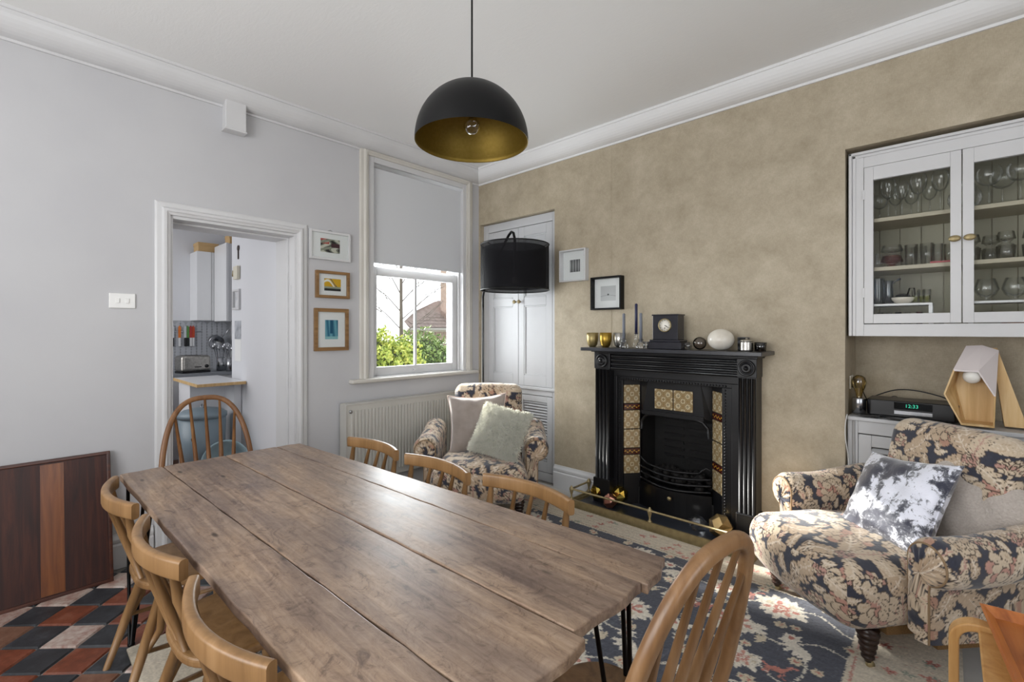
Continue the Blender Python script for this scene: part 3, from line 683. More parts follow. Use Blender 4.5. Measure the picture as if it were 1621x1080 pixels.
for x0, x1 in ((.072,.483),(.487,.898)):
    d = part('louvred_door', MB().box((x0,0,.085),(x0+.06,.03,.775)).box((x1-.06,0,.085),(x1,.03,.775)).box((x0+.06,0,.085),(x1-.06,.03,.18)).box((x0+.06,0,.72),(x1-.06,.03,.775)), M_cover, cu, .003)
    sl = MB().box((x0+.06,-.011,-.0035),(x1-.06,.011,.0035)).mesh('louvre_slat'); sl.materials.append(M_cover); sl.transform(Matrix.Translation((0,0,0)))
    for k in range(21):
        o = bpy.data.objects.new('louvre_slat', sl); o.location = (0,.016,.193+k*.0258); o.rotation_euler = (math.radians(38),0,0); o.parent = d; COL.objects.link(o)
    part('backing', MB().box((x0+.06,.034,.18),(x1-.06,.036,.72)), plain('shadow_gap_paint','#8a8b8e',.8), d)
# ------------------------------------------------------------------ fireplace
fp = thing('fireplace', 'black fire surround with cast iron insert and floral tiles', 'fireplace', (2.06,0,0))
X0 = -2.06
part('mantel_shelf', MB().prism([(1.452+X0,-.28),(2.735+X0,-.28),(2.735+X0,-.001),(1.452+X0,-.001)],1.228,1.253), plain('black_slate_shelf','#25262b',.3,nscale=8,col2='#2e3036'), fp, .003)
part('shelf_moulding', MB().box((1.50+X0,-.16,1.205),(2.68+X0,-.001,1.228)).box((1.49+X0,-.19,1.217),(2.69+X0,-.001,1.228)), M_iron, fp, .004)
fz = MB().box((1.615+X0,-.10,1.075),(2.555+X0,-.001,1.205))
for k in range(4): fz.tube([(1.615+X0,-.10,1.092+k*.031),(2.555+X0,-.10,1.092+k*.031)], .0125, 10)
part('reeded_frieze', fz, M_iron, fp)
for xa, xb in ((1.486,1.615),(2.555,2.66)):
    pl = MB().box((xa+X0,-.12,.22),(xb+X0,-.001,1.085)); wv = xb-xa
    for k in range(4): pl.tube([(xa+X0+wv*(k+.5)/4,-.12,.225),(xa+X0+wv*(k+.5)/4,-.12,1.08)], wv/9.5, 10)
    part('fluted_pilaster', pl, M_iron, fp)
    part('plinth_block', MB().box((xa+X0-.01,-.14,0.03),(xb+X0+.01,-.001,.225)), M_iron, fp, .006)
    cb = part('corner_block', MB().box((xa+X0-.006,-.128,1.085),(xb+X0+.006,-.001,1.205)), M_iron, fp, .003)
    part('roundel', MB().lathe([(0.052,0),(.052,.01),(.046,.016),(.038,.006),(.034,.004),(.03,.012),(.022,.018),(.016,.010),(.012,.02),(.006,.03),(0,.032)], n=28, M=T((xa+xb)/2+X0,-.128,1.145,rx=PI/2)), M_iron, cb)
part('slip_panel', MB().box((1.615+X0,-.06,1.03),(2.555+X0,-.001,1.075)).box((1.615+X0,-.06,.03),(1.645+X0,-.001,1.03)).box((2.495+X0,-.06,.03),(2.555+X0,-.001,1.03)), M_iron, fp, .003)
ins = part('cast_iron_insert', MB().box((1.645+X0,-.05,1.0),(2.495+X0,-.001,1.03)).box((1.645+X0,-.05,.03),(1.69+X0,-.03,1.0)).box((2.43+X0,-.05,.03),(2.495+X0,-.03,1.0)), M_iron, fp, .003)
bd = MB()
for k in range(40): bd.lathe([(0,-.008),(.007,-.004),(.007,.004),(0,.008)], (1.655+X0+k*.0205,-.052,1.012), 6, M=None)
for k in range(46):
    bd.lathe([(0,-.007),(.006,-.003),(.006,.003),(0,.007)], (1.662+X0,-.052,.06+k*.0205), 6); bd.lathe([(0,-.007),(.006,-.003),(.006,.003),(0,.007)], (2.452+X0,-.052,.06+k*.0205), 6)
part('beaded_edge', bd, M_iron, ins)
def splay(xo, xi, yo=-.035, yi=.075):
    b = MB().add([(xo+X0,yo,.03),(xi+X0,yi,.03),(xi+X0,yi,1.0),(xo+X0,yo,1.0),(xo+X0,yo+.02,.03),(xi+X0,yi+.02,.03),(xi+X0,yi+.02,1.0),(xo+X0,yo+.02,1.0)], [(0,1,2,3),(4,7,6,5),(0,4,5,1),(3,2,6,7),(0,3,7,4),(1,5,6,2)]); return b
part('splayed_side', splay(1.685,1.775), M_iron, ins); part('splayed_side', splay(2.435,2.325), M_iron, ins)
TR = Ras(.15,.15,.0012,'#94805e')
for cx, cy in ((0,0),(.15,0),(0,.15),(.15,.15),(.075,.075)):
    for k in range(8):
        a = 2*PI*k/8; TR.ell(cx+math.cos(a)*.026, cy+math.sin(a)*.026, .0125, .0085, a, '#cfc5a8')
    for k in range(8):
        a = 2*PI*k/8; TR.ell(cx+math.cos(a)*.020, cy+math.sin(a)*.020, .006, .0035, a, '#8a6a3c')
    TR.ell(cx,cy,.013,.013,0,'#6f6f62'); TR.ell(cx,cy,.006,.006,0,'#cbbf9e')
for cx, cy in ((.075,0),(0,.075),(.15,.075),(.075,.15)):
    TR.ell(cx,cy,.013,.013,0,'#8f7a55'); TR.ell(cx,cy,.005,.005,0,'#7c5a34')
for e_ in ([(0.,.0),(.15,0)],[(0,.15),(.15,.15)],[(0,0),(0,.15)],[(.15,0),(.15,.15)]): TR.line(e_, .004, '#8f7248')
STR = Ras(.15,.05,.0012,'#3a1710')
for k in range(7): STR.ell(.012+k*.021,.025+.005*(-1)**k,.009,.006,.6*(-1)**k,'#b98a34'); STR.ell(.012+k*.021,.025,.003,.003,0,'#3a1710')
STR.line([(0,.007),(.15,.007)],.004,'#5a2418'); STR.line([(0,.043),(.15,.043)],.004,'#5a2418')
def dtile(p0, p1, z0, z1, ras, name):
    n = 64; u = np.linspace(0,1,n); U, W_ = np.meshgrid(u,u,indexing='ij'); U = U.ravel(); W_ = W_.ravel()
    p0 = np.array(p0); p1 = np.array(p1); d = p1-p0; nrm = np.array([d[1],-d[0]])/np.hypot(*d)
    edge = np.minimum(np.minimum(U,1-U),np.minimum(W_,1-W_)); off = np.where(edge<=0,.001,.005)
    P = np.stack([p0[0]+d[0]*U+nrm[0]*off, p0[1]+d[1]*U+nrm[1]*off, z0+(z1-z0)*W_],1)
    uu = (U*1.999 % 1) if ras is TR else U; ww = (W_*1.999 % 1) if ras is TR else W_
    me = np_mesh(name, P, grid_quads(n,n)); colour_mesh(me, ras.sample(uu*ras.W*ras.res*.999, ww*ras.H*ras.res*.999)); return part(name, me, M_tile, ins)
zst = [(.235,.378,'t'),(.384,.428,'s'),(.434,.577,'t'),(.583,.726,'t'),(.732,.776,'s'),(.782,.925,'t')]
zst = [(a+.035,b_+.035,k) for a,b_,k in zst]
for (p0, p1) in (((1.690+X0,-.035),(1.770+X0,.070)), ((2.330+X0,.070),(2.432+X0,-.035))):
    for a, b_, k in zst: dtile(p0, p1, a, b_, TR if k=='t' else STR, 'floral_tile' if k=='t' else 'border_tile')
# hood over the fire
hd = MB().add([(1.775+X0,.075,1.0),(2.325+X0,.075,1.0),(2.325+X0,.075,.74),(2.285+X0,.03,.76),(1.815+X0,.03,.76),(1.775+X0,.075,.74),(1.86+X0,.03,1.0),(2.26+X0,.03,1.0)], [(0,6,4,5),(6,7,3,4),(7,1,2,3)])
hd.box((1.815+X0,.012,.745),(2.285+X0,.035,.775))
part('fire_hood', hd, M_iron, ins)
dtile((1.915+X0,.028),(2.057+X0,.028),.795,.945,TR,'floral_tile'); dtile((2.063+X0,.028),(2.205+X0,.028),.795,.945,TR,'floral_tile')
part('arched_hood_edge', MB().tube([(1.79+X0,.06,.62),(1.80+X0,.055,.69),(1.835+X0,.05,.73),(1.9+X0,.04,.75),(2.2+X0,.04,.75),(2.265+X0,.05,.73),(2.3+X0,.055,.69),(2.31+X0,.06,.62)], .012, 8), M_iron, ins)
part('firebox', MB().box((1.70+X0,.32,.03),(2.42+X0,.335,1.05)).box((1.70+X0,.08,.03),(1.775+X0,.32,1.05)).box((2.325+X0,.08,.03),(2.42+X0,.32,1.05)).box((1.70+X0,.06,.03),(2.42+X0,.32,.16)), M_soot, ins)
fr = MB()
for k in range(7): fr.box((1.86+X0,.312,.38+k*.055),(2.02+X0,.32,.40+k*.055)); fr.box((2.06+X0,.312,.38+k*.055),(2.24+X0,.32,.40+k*.055))
part('fireback_ribs', fr, M_iron, ins)
for k, (z, dy) in enumerate(((.375,0),(.33,.004),(.285,.006),(.24,.004))):
    pts = [(1.785+X0+.53*t, .06-.085*math.sin(PI*t)+dy, z-.012*math.sin(PI*t)) for t in [i/16 for i in range(17)]]
    if k == 0: pts = [(1.785+X0,.05,.40),(1.80+X0,.02,.42),(1.825+X0,.02,.395)]+pts[2:-2]+[(2.275+X0,.02,.395),(2.30+X0,.02,.42),(2.315+X0,.05,.40)]
    part('grate_bar', MB().tube(pts, .007 if k==0 else .009, 8), M_iron, ins)
co = MB()
for k in range(70):
    c = (random.uniform(1.81,2.30)+X0, random.uniform(.06,.28), .26+random.uniform(-.03,.05)); r = random.uniform(.018,.034)
    co.lathe([(0,-r),(r*.8,-r*.4),(r,.2*r),(r*.5,r*.8),(0,r)], c, 6)
tag(part('coal', co, M_coal, ins), kind='stuff')
ap = part('ash_pan_cover', MB().prism([(1.775+X0,.07)]+[(1.775+X0+.55*t,.06-.075*math.sin(PI*t)) for t in [i/14 for i in range(15)]]+[(2.325+X0,.07)], .03, .215, smooth=False), M_iron, ins)
part('knob', MB().lathe([(.006,0),(.006,.012),(.014,.018),(.016,.026),(.011,.034),(0,.036)], n=16, M=T(2.06+X0,-.016,.165,rx=PI/2)), M_brass, ap, label='brass knob')
hs = thing('hearth_slab', 'polished black slate hearth in front of the fireplace', 'hearth', (2.06,-.14,0))
part('slab', MB().box((-.66,-.135,0),(.63,.135,.035)), M_slate, hs, .003)
part('slab_extension', MB().box((-.40,.14,0),(.40,.30,.029)), M_slate, hs)
# brass fender
fe = thing('brass_fender', 'aged brass fender rail around the slate hearth', 'fender', (2.03,-.27,0))
kp = [(-.012,0),(.02,0),(.02,.018),(.012,.026),(.014,.04),(.006,.048),(.004,.062),(-.012,.062)]
part('kerb', MB().sweep([(-.66,.24,0),(-.66,-.015,0),(.66,-.015,0),(.66,.24,0)], [(-a,b_) for a,b_ in kp], smooth=False), M_brass, fe)
for p in ((-.66,-.012),(0,-.012),(.66,-.012),(-.66,.23),(.66,.23)):
    part('post', MB().lathe([(.016,0),(.016,.006),(.007,.014),(.006,.03),(.010,.045),(.014,.06),(.018,.075),(.016,.088),(.007,.094),(.008,.10),(0,.104)], (p[0],p[1],.06), 16), M_brass, fe)
for a, b_ in (((-.66,-.012),(0,-.012)),((0,-.012),(.66,-.012)),((-.66,-.012),(-.66,.23)),((.66,-.012),(.66,.23))):
    part('rail', MB().tube([(*a,.138),(*b_,.138)], .0075, 10), M_brass, fe)
# faceted ornaments
def facet(n, r, seed, sz=1):
    rn = random.Random(seed); b = MB(); rings = 5; vs = [(0,0,-r*sz)]; k = n
    for i in range(1, rings):
        a = PI*i/rings
        for j in range(k): t = 2*PI*(j+.5*(i%2))/k; vs.append((r*math.sin(a)*math.cos(t), r*math.sin(a)*math.sin(t), -r*sz*math.cos(a)))
    vs.append((0,0,r*sz)); fs = [(0,1+(j+1)%k,1+j) for j in range(k)]
    for i in range(rings-2):
        for j in range(k):
            a = 1+i*k+j; b2 = 1+i*k+(j+1)%k; c = 1+(i+1)*k+j; d = 1+(i+1)*k+(j+1)%k
            if i % 2 == 0: fs += [(a,b2,d),(a,d,c)]
            else: fs += [(a,b2,c),(b2,d,c)]
    top = len(vs)-1; fs += [(top,1+(rings-2)*k+j,1+(rings-2)*k+(j+1)%k) for j in range(k)]
    return b.add(vs, fs)
def orn(name, label, cat, mb, mat, loc, rot=(0,0,0), grp=None, bevel=0):
    o = part(name, mb, mat, None, bevel); o.location = loc; o.rotation_euler = rot; return tag(o, label, cat, grp)
orn('faceted_tealight', 'round faceted gold tealight holder at the hearth corner', 'candle holder', facet(6,.068,1), M_gold, (1.50,-.10,.103), (.3,.2,.4))
orn('faceted_tealight', 'round faceted gold tealight holder behind the rose one', 'candle holder', facet(6,.070,2), M_gold, (1.66,-.055,.105), (.5,.1,.2))
orn('faceted_tealight', 'rose copper faceted tealight holder leaning by gold one', 'candle holder', facet(5,.058,3), M_rose, (1.66,-.19,.093), (.4,.3,.9))
orn('crystal_ornament', 'clear cut glass block lying on the slate hearth', 'ornament', facet(4,.065,4,.7), M_crystal, (2.30,-.13,.082), (.5,.5,.3))
orn('geometric_ornament', 'pale gold angular block candle holder at hearth right end', 'ornament', facet(4,.082,5,.95), M_brushgold, (2.46,-.15,.112), (.35,-.25,.6))
# ------------------------------------------------------------------ things on the mantelpiece (top at 1.2535)
MZ = 1.254
cupprof = [(.0,0),(.022,0),(.034,.012),(.041,.035),(.043,.075),(.040,.076),(.038,.035),(.03,.014),(0,.008)]
for x, m_, lb in ((1.478,M_cupgold,'dull gold metal cup at the left end of mantelpiece'),(1.598,M_cupbrass,'bright brass metal cup between dull gold and silver cups'),(1.702,M_silver,'silver metal cup behind the left grey candle')):
    orn('metal_cup', lb, 'cup', MB().lathe([(r*1.09,z*1.48) for r,z in cupprof], n=28), m_, (x,-.15 if m_ != M_silver else -.12,MZ))
def candle(x, y, hh, label, wax, tall=False):
    t = thing('candlestick', label, 'candlestick', (x,y,MZ))
    if tall: g = MB().lathe([(.03,0),(.028,.01),(.017,.05),(.014,.10),(.017,.112),(.012,.112),(.01,.06),(0,.05)], n=20)
    else: g = MB().lathe([(0,0),(.036,0),(.037,.006),(.026,.035),(.018,.052),(.020,.066),(.013,.068),(.012,.04),(0,.035)], n=10)
    part('glass_holder', g, M_crystal if not tall else M_ware, t); z0 = .10 if tall else .045
    part('candle', MB().lathe([(0,z0),(.0105,z0),(.0105,z0+hh),(.004,z0+hh+.006),(0,z0+hh+.006)], n=14), wax, t)
candle(1.778,-.19,.205,'short glass candlestick with grey candle, nearest the silver cup',M_greycandle)
candle(1.915,-.19,.205,'short glass candlestick with grey candle, nearest the clock',M_greycandle)
candle(1.83,-.10,.225,'taller glass candlestick with navy blue candle behind grey ones',M_navycandle,True)
orn('glass_tealight', 'small clear glass tealight tucked beside the clock', 'candle holder', MB().lathe([(0,0),(.022,0),(.026,.05),(.023,.05),(.02,.006),(0,.006)], n=16), M_crystal, (1.965,-.2,MZ))
ck = thing('mantel_clock', 'black slate mantel clock with round white dial', 'clock', (2.095,-.135,MZ))
M_clk = plain('black_marble', '#1d1d24', .25, nscale=10, col2='#24242c')
part('clock_base', MB().box((-.125,-.075,0),(.125,.075,.048)), M_clk, ck, .003)
part('base_moulding', MB().prism([(-.112,-.065),(.112,-.065),(.112,.065),(-.112,.065)], .048, .064), M_clk, ck, .005)
part('clock_case', MB().box((-.092,-.05,.064),(.092,.055,.235)), M_clk, ck, .003); part('clock_top', MB().box((-.098,-.055,.232),(.098,.058,.242)), M_clk, ck, .003)
part('bezel', MB().lathe([(.047,0),(.047,.008),(.042,.012),(.040,.006)], n=40, M=T(0,-.05,.165,rx=PI/2), cap=False), M_brass, ck)
di = part('dial', MB().lathe([(0,0),(.043,0),(.043,.004),(0,.004)], n=40, M=T(0,-.05,.165,rx=PI/2)), M_dial, ck)
M_ink = plain('black_ink', '#101012', .5)
def text(body, size, mat, parent, M, name='numeral', ext=.0003):
    c = bpy.data.curves.new(name, 'FONT'); c.body = body; c.size = size; c.extrude = ext; c.align_x = 'CENTER'; c.align_y = 'CENTER'; c.materials.append(mat)
    o = bpy.data.objects.new(name, c); o.matrix_local = M; COL.objects.link(o); bpy.context.view_layer.update()
    me = bpy.data.meshes.new_from_object(o.evaluated_get(bpy.context.evaluated_depsgraph_get())); bpy.data.objects.remove(o)
    q = bpy.data.objects.new(name, me); q.matrix_local = M; COL.objects.link(q); q.parent = parent; return q
for k, s_ in enumerate(('XII','I','II','III','IV','V','VI','VII','VIII','IX','X','XI')):
    a = PI/2-k*PI/6; text(s_, .0105, M_ink, di, T(.034*math.cos(a),-.0545,.165+.034*math.sin(a),rx=PI/2) @ Matrix.Rotation(a-PI/2,4,'Z'))
def hand(L, w_, ang): 
    return MB().box((-w_,-.0565,0),(w_,-.0555,L), Matrix.Translation((0,0,.165)) @ Matrix.Rotation(ang,4,'Y'))
part('clock_hand', hand(.019,.0022,math.radians(118)), M_ink, ck); part('clock_hand', hand(.030,.0015,math.radians(122)), M_ink, ck)
part('winding_hole', MB().lathe([(0,0),(.004,0),(.004,.002),(0,.002)], n=10, M=T(0,-.054,.145,rx=PI/2)), M_ink, ck)
def sphere(r, n=24, sz=1, z=0): return MB().lathe([(0,-r*sz+z)]+[(r*math.sin(a),-r*sz*math.cos(a)+z) for a in [PI*i/14 for i in range(1,14)]]+[(0,r*sz+z)], n=n)
orn('glass_ball', 'small clear glass ball beside the clock', 'ornament', sphere(.025), M_crystal, (2.243,-.15,MZ+.025))
orn('glass_ball', 'larger smoky glass ball beside the marble vase', 'ornament', sphere(.043), M_smoke, (2.318,-.14,MZ+.043))
orn('marble_vase', 'flattened round cream marble vase on the mantelpiece', 'vase', sphere(.081,32,.86), M_marble, (2.455,-.14,MZ+.069))
def m_stripe(name, a, b_, sc):
    m, nt, bs = newmat(name); c = coords(nt); w_ = N(nt,'ShaderNodeTexWave',Scale=sc,Distortion=3.0); w_.bands_direction = 'Z'; nt.links.new(c,w_.inputs['Vector'])
    r = ramp(nt,[(.35,a),(.65,b_)]); nt.links.new(w_.outputs[0],r.inputs[0]); nt.links.new(r.outputs[0],bs.inputs['Base Color']); bs.inputs['Roughness'].default_value=.35; return m
orn('striped_pot', 'tall dark streaked stone pot behind the silver ribbed pot', 'pot', MB().lathe([(0,0),(.034,0),(.036,.085),(.028,.086),(.028,.02),(0,.02)],n=24), m_stripe('dark_streaked_stone','#191a1c','#55575c',9), (2.578,-.09,MZ))
rp = thing('ribbed_pot', 'silver ribbed pot with a lid near the mantel right end', 'pot', (2.618,-.165,MZ))
part('pot_body', MB().lathe([(0,0),(.034,0)]+[(.036+.002*(k%2),.004+k*.0045) for k in range(12)]+[(.034,.06),(0,.06)],n=24), M_silver, rp)
part('lid', MB().lathe([(.037,.06),(.037,.066),(.03,.07),(.006,.073),(.006,.082),(0,.084)],n=24), M_silver, rp)
orn('glass_tumbler', 'small dark smoky glass tumbler behind the end tumbler', 'tumbler', MB().lathe([(0,0),(.027,0),(.029,.055),(.026,.055),(.024,.006),(0,.006)],n=20), M_smoke, (2.668,-.08,MZ))
orn('glass_tumbler', 'small grey cut glass tumbler at the mantel right end', 'tumbler', MB().lathe([(0,0),(.029,0),(.034,.055),(.031,.055),(.026,.006),(0,.006)],n=10), M_smoke, (2.695,-.15,MZ))
# ------------------------------------------------------------------ glazed display cabinet in the right alcove
dc = thing('display_cabinet', 'white glazed wall cabinet full of glassware in the alcove', 'cabinet', (3.112,.045,1.35))
W2 = 1.0; HH = 1.058
part('cabinet_frame', MB().box((0,0,0),(.07,.03,HH)).box((W2-.07,0,0),(W2,.03,HH)).box((.07,0,.965),(W2-.07,.03,HH)).box((.07,0,0),(W2-.07,.03,.068)), M_trim, dc, .002)
mo = MB()
for k, (o_, p_) in enumerate(((.0,.012),(.018,.006))): mo.box((o_,-p_,0),(o_+.016,0,HH-o_)).box((o_,-p_,HH-o_-.016),(W2-o_,0,HH-o_)).box((W2-o_-.016,-p_,0),(W2-o_,0,HH-o_))
part('frame_moulding', mo, M_trim, dc, .003)
part('carcass', MB().box((0,.03,0),(.015,.375,HH)).box((W2-.015,.03,0),(W2,.375,HH)).box((.015,.03,0),(W2-.015,.375,.04)).box((.015,.03,HH-.02),(W2-.015,.375,HH)), M_trim, dc)
bb = MB().box((0,.362,.04),(.094,.372,HH-.02)).mesh('back_board'); bb.materials.append(M_back)
for k in range(10):
    o = bpy.data.objects.new('back_board', bb); o.location = (.016+k*.0978,0,0); o.parent = dc; COL.objects.link(o)
SH = (.395, .675)   # shelf tops above cabinet origin: 1.745, 2.025
for z in SH: part('shelf', MB().box((.015,.05,z-.022),(W2-.015,.362,z)), M_shelf, dc, .002)
for i, (x0, x1, kx) in enumerate(((.072,.474,.448),(.478,.88,.504))):
    d = part('cabinet_door', MB().box((x0,-.006,.072),(x0+.042,.02,.962)).box((x1-.042,-.006,.072),(x1,.02,.962)).box((x0+.042,-.006,.072),(x1-.042,.02,.125)).box((x0+.042,-.006,.885),(x1-.042,.02,.962)), M_trim, dc, .002)
    part('glass_pane', MB().box((x0+.042,.006,.125),(x1-.042,.009,.885)), M_cabglass, d)
    part('knob', MB().lathe([(.008,0),(.008,.014),(.024,.02),(.024,.024),(.014,.028),(0,.029)], n=24, M=T(kx,-.006,.505,rx=PI/2) @ Matrix.Diagonal((1,.68,1,1))), M_brass, d, label='oval brass knob')
    if i == 0:
        for z in (.22,.78): part('hinge', MB().box((x0-.008,-.009,z),(x0+.004,-.005,z+.055)), M_trim, d, .001)
# glassware
CX, CY, CZ0 = 3.105, .03, 1.35
def wineglass(H, rb, bowl): 
    return MB().lathe([(0,0),(.034,.001),(.034,.003),(.006,.008),(.0035,.02),(.0035,H-bowl-.004),(.008,H-bowl)]+[(rb*math.sin(a)**.8*(1 if a<PI/2 else .82+.18*math.sin(a)), H-bowl+bowl*(1-math.cos(a))/1.62) for a in [PI*.08*k+.2 for k in range(1,8)]]+[(rb*.72,H)], n=20, cap=False)
def tumbler(H, r, n=16): return MB().lathe([(0,0),(r*.85,0),(r,H),(r-.002,H),(r*.82,.008),(0,.008)], n=n)
def bowl_glass(H, r): return MB().lathe([(0,0),(.03,0),(.03,.004),(.012,.012),(r*.8,.03),(r,H*.45),(r*.8,H),(r*.78,H),(r*.96,H*.45),(r*.75,.034),(0,.02)], n=20)
def ware(name, label, cat, mb, mat, x, y, z, grp=None): 
    o = part(name, mb, mat); o.location = (x, y, z+.0005); return tag(o, label, cat, grp)
zt, zm = CZ0+SH[1], CZ0+SH[0]; zb = CZ0+.04; g = 'glasses in the display cabinet'
ords = ['first','second','third','fourth','fifth','sixth']
for k, (x, H, r) in enumerate(((3.285,.225,.036),(3.345,.195,.032),(3.415,.225,.038),(3.505,.225,.038))): ware('wine_glass', 'clear wine glass, %s from left, front of top cabinet shelf' % ords[k], 'glass', wineglass(H,r,H*.5), M_ware, x, .14, zt, g)
for k, (x, H, r) in enumerate(((3.235,.17,.04),(3.31,.19,.034),(3.38,.18,.034),(3.46,.2,.034))): ware('wine_glass', 'clear wine glass, %s from left, back row of top cabinet shelf' % ords[k], 'glass', wineglass(H,r,H*.5), M_ware, x, .27, zt, g)
ware('cut_glass_vase', 'textured clear glass vase on top shelf behind right cabinet door', 'vase', MB().lathe([(0,0),(.045,0)]+[(.05+.018*math.sin(k*.35)+.002*(k%2),.01+k*.011) for k in range(14)]+[(.05,.165)],n=22,cap=False), M_crystal, 3.60,.17,zt)
for k, (x, y) in enumerate(((3.69,.15),(3.745,.27),(3.80,.14),(3.87,.26))): ware('gin_glass', 'wide bowled stemmed glass, %s from left behind right cabinet door' % ords[k], 'glass', wineglass(.20,.052,.095), M_ware, x, y, zt, g)
ware('glass_teapot', 'clear glass pot with curled handle at middle shelf left end', 'jug', MB().lathe([(0,0),(.028,0),(.036,.03),(.03,.06),(.02,.07),(.022,.08)],n=18,cap=False).tube([(.0,-.03,.02),(.0,-.055,.04),(.0,-.05,.075),(0,-.02,.08)],.004,6), M_crystal, 3.235,.15,zm)
for k, (z, m_, lb) in enumerate(((0,M_pinkware,'pink tinted round bowl glass on the middle cabinet shelf'),(.062,M_ware,'clear round bowl glass stacked on the pink one'))): ware('bowl_glass', lb, 'glass', bowl_glass(.062,.052), m_, 3.30,.15,zm+z)
for k, (x, y) in enumerate(((3.385,.14),(3.42,.24),(3.45,.14),(3.36,.26))): ware('glass_tumbler', 'tall ribbed clear tumbler, %s from left on middle cabinet shelf' % ords[(0,2,3,1)[k] if k<4 else 0], 'glass', tumbler(.115,.03,12), M_ware, x, y, zm, g)
tk = thing('red_tray', 'small red tray under tumblers on the middle cabinet shelf', 'tray', (3.515,.15,zm+.0005))
part('tray_base', MB().box((-.05,-.05,0),(.05,.05,.004)), M_redware, tk); part('tray_rim', MB().box((-.05,-.05,.004),(.05,-.047,.01)).box((-.05,.047,.004),(.05,.05,.01)), M_redware, tk)
for k, (x, y) in enumerate(((3.495,.13),(3.54,.17))): ware('glass_tumbler', 'clear tumbler on the red tray, %s' % ('left one','right one')[k], 'glass', tumbler(.10,.022,12), M_ware, x, y, zm+.005)
for k, (x, y) in enumerate(((3.625,.15),(3.70,.24),(3.75,.14),(3.84,.15))): 
    ware('cut_tumbler', 'low cut glass tumbler, %s from left behind right door' % ords[k], 'glass', tumbler(.065,.037,10), M_crystal, x, y, zm, g)
    ware('bowl_glass', 'round clear glass stacked on tumbler, %s from left behind right door' % ords[k], 'glass', bowl_glass(.07,.036), M_ware, x, y, zm+.067, g)
# risers in the cabinet floor
def riser(x0, x1, label):
    t = thing('shelf_riser', label, 'rack', ((x0+x1)/2,.17,zb+.001)); w_ = (x1-x0)/2
    part('riser_top', MB().box((-w_,-.09,.13),(w_,.09,.142)), M_white, t, .002)
    for sx in (-1,1):
        for sy in (-1,1): part('leg', MB().box((sx*w_-sx*.016,sy*.09-sy*.012,0),(sx*w_,sy*.09,.13)), M_white, t, .001)
riser(3.135,3.475,'white shelf riser in cabinet floor behind the left door'); riser(3.615,4.05,'white shelf riser in cabinet floor behind the right door')
zr = zb+.143
ware('glass_jug', 'tall dark blue grey glass jug at the cabinet left end', 'jug', MB().lathe([(0,0),(.028,0),(.034,.02),(.036,.08),(.03,.13),(.034,.15)],n=20,cap=False).tube([(-.03,0,.13),(-.06,0,.12),(-.06,0,.06),(-.035,0,.03)],.005,8), M_blueware, 3.235,.15,zr)
ware('glass_jug', 'slimmer blue grey glass jug with a long spout', 'jug', MB().lathe([(0,0),(.024,0),(.022,.06),(.02,.11),(.026,.135)],n=20,cap=False).tube([(.02,0,.12),(.04,-.01,.135),(.055,-.012,.142)],.006,8), M_blueware, 3.285,.15,zr)
ware('white_bowl', 'shallow cream bowl on the riser behind left cabinet door', 'bowl', MB().lathe([(0,0),(.03,0),(.048,.02),(.052,.034),(.049,.034),(.044,.02),(0,.006)],n=26), M_marble, 3.35,.125,zr)
ware('dark_teapot', 'dark metal pot with looped handle behind the cream bowl', 'pot', MB().lathe([(0,0),(.03,0),(.042,.03),(.03,.055),(0,.06)],n=20).tube([(.02,0,.05),(.03,0,.09),(.05,0,.09),(.055,0,.04)],.004,8), M_blackmetal, 3.345,.205,zr)
for k, (x, y) in enumerate(((3.405,.13),(3.425,.19),(3.45,.13))): 
    t = ware('shot_glass', 'small tumbler of lime tint on the riser, %s from left' % ords[k], 'glass', tumbler(.075,.019,12), M_ware, x, y, zr); part('lime_base', MB().lathe([(0,.009),(.0155,.009),(.0165,.04),(0,.04)],n=12), M_limeware, t)
ware('green_bottle', 'small green glass bottle at the riser right end', 'bottle', MB().lathe([(0,0),(.02,0),(.021,.05),(.010,.065),(.010,.08),(0,.08)],n=14), glassy('green_glass',(.5,.6,.2),.7,base=.05), 3.50,.16,zb)
for k, (x, m_) in enumerate(((3.25,M_ware),(3.29,M_ware),(3.33,M_blueware),(3.37,M_ware),(3.42,M_pinkware))): ware('shot_glass', '%s small glass below the left riser, %s from left' % ('blue grey' if m_ is M_blueware else 'pink' if m_ is M_pinkware else 'clear', ords[k]), 'glass', tumbler(.095,.015), m_, x,.12,zb, g)
for k, x in enumerate((3.68,3.78,3.88)): ware('brandy_glass', 'wide clear brandy glass on the right riser, %s from left' % ords[k], 'glass', MB().lathe([(0,0),(.03,0),(.03,.003),(.005,.01),(.035,.03),(.048,.06),(.04,.095),(.033,.115),(.032,.115),(.046,.06),(.03,.034),(0,.02)],n=20), M_ware, x,.14,zr, g)
ware('wooden_bowl', 'brown wooden bowl below the right cabinet riser', 'bowl', MB().lathe([(0,0),(.04,0),(.07,.03),(.085,.07),(.08,.07),(.06,.03),(0,.012)],n=24), M_teak, 3.80,.15,zb)
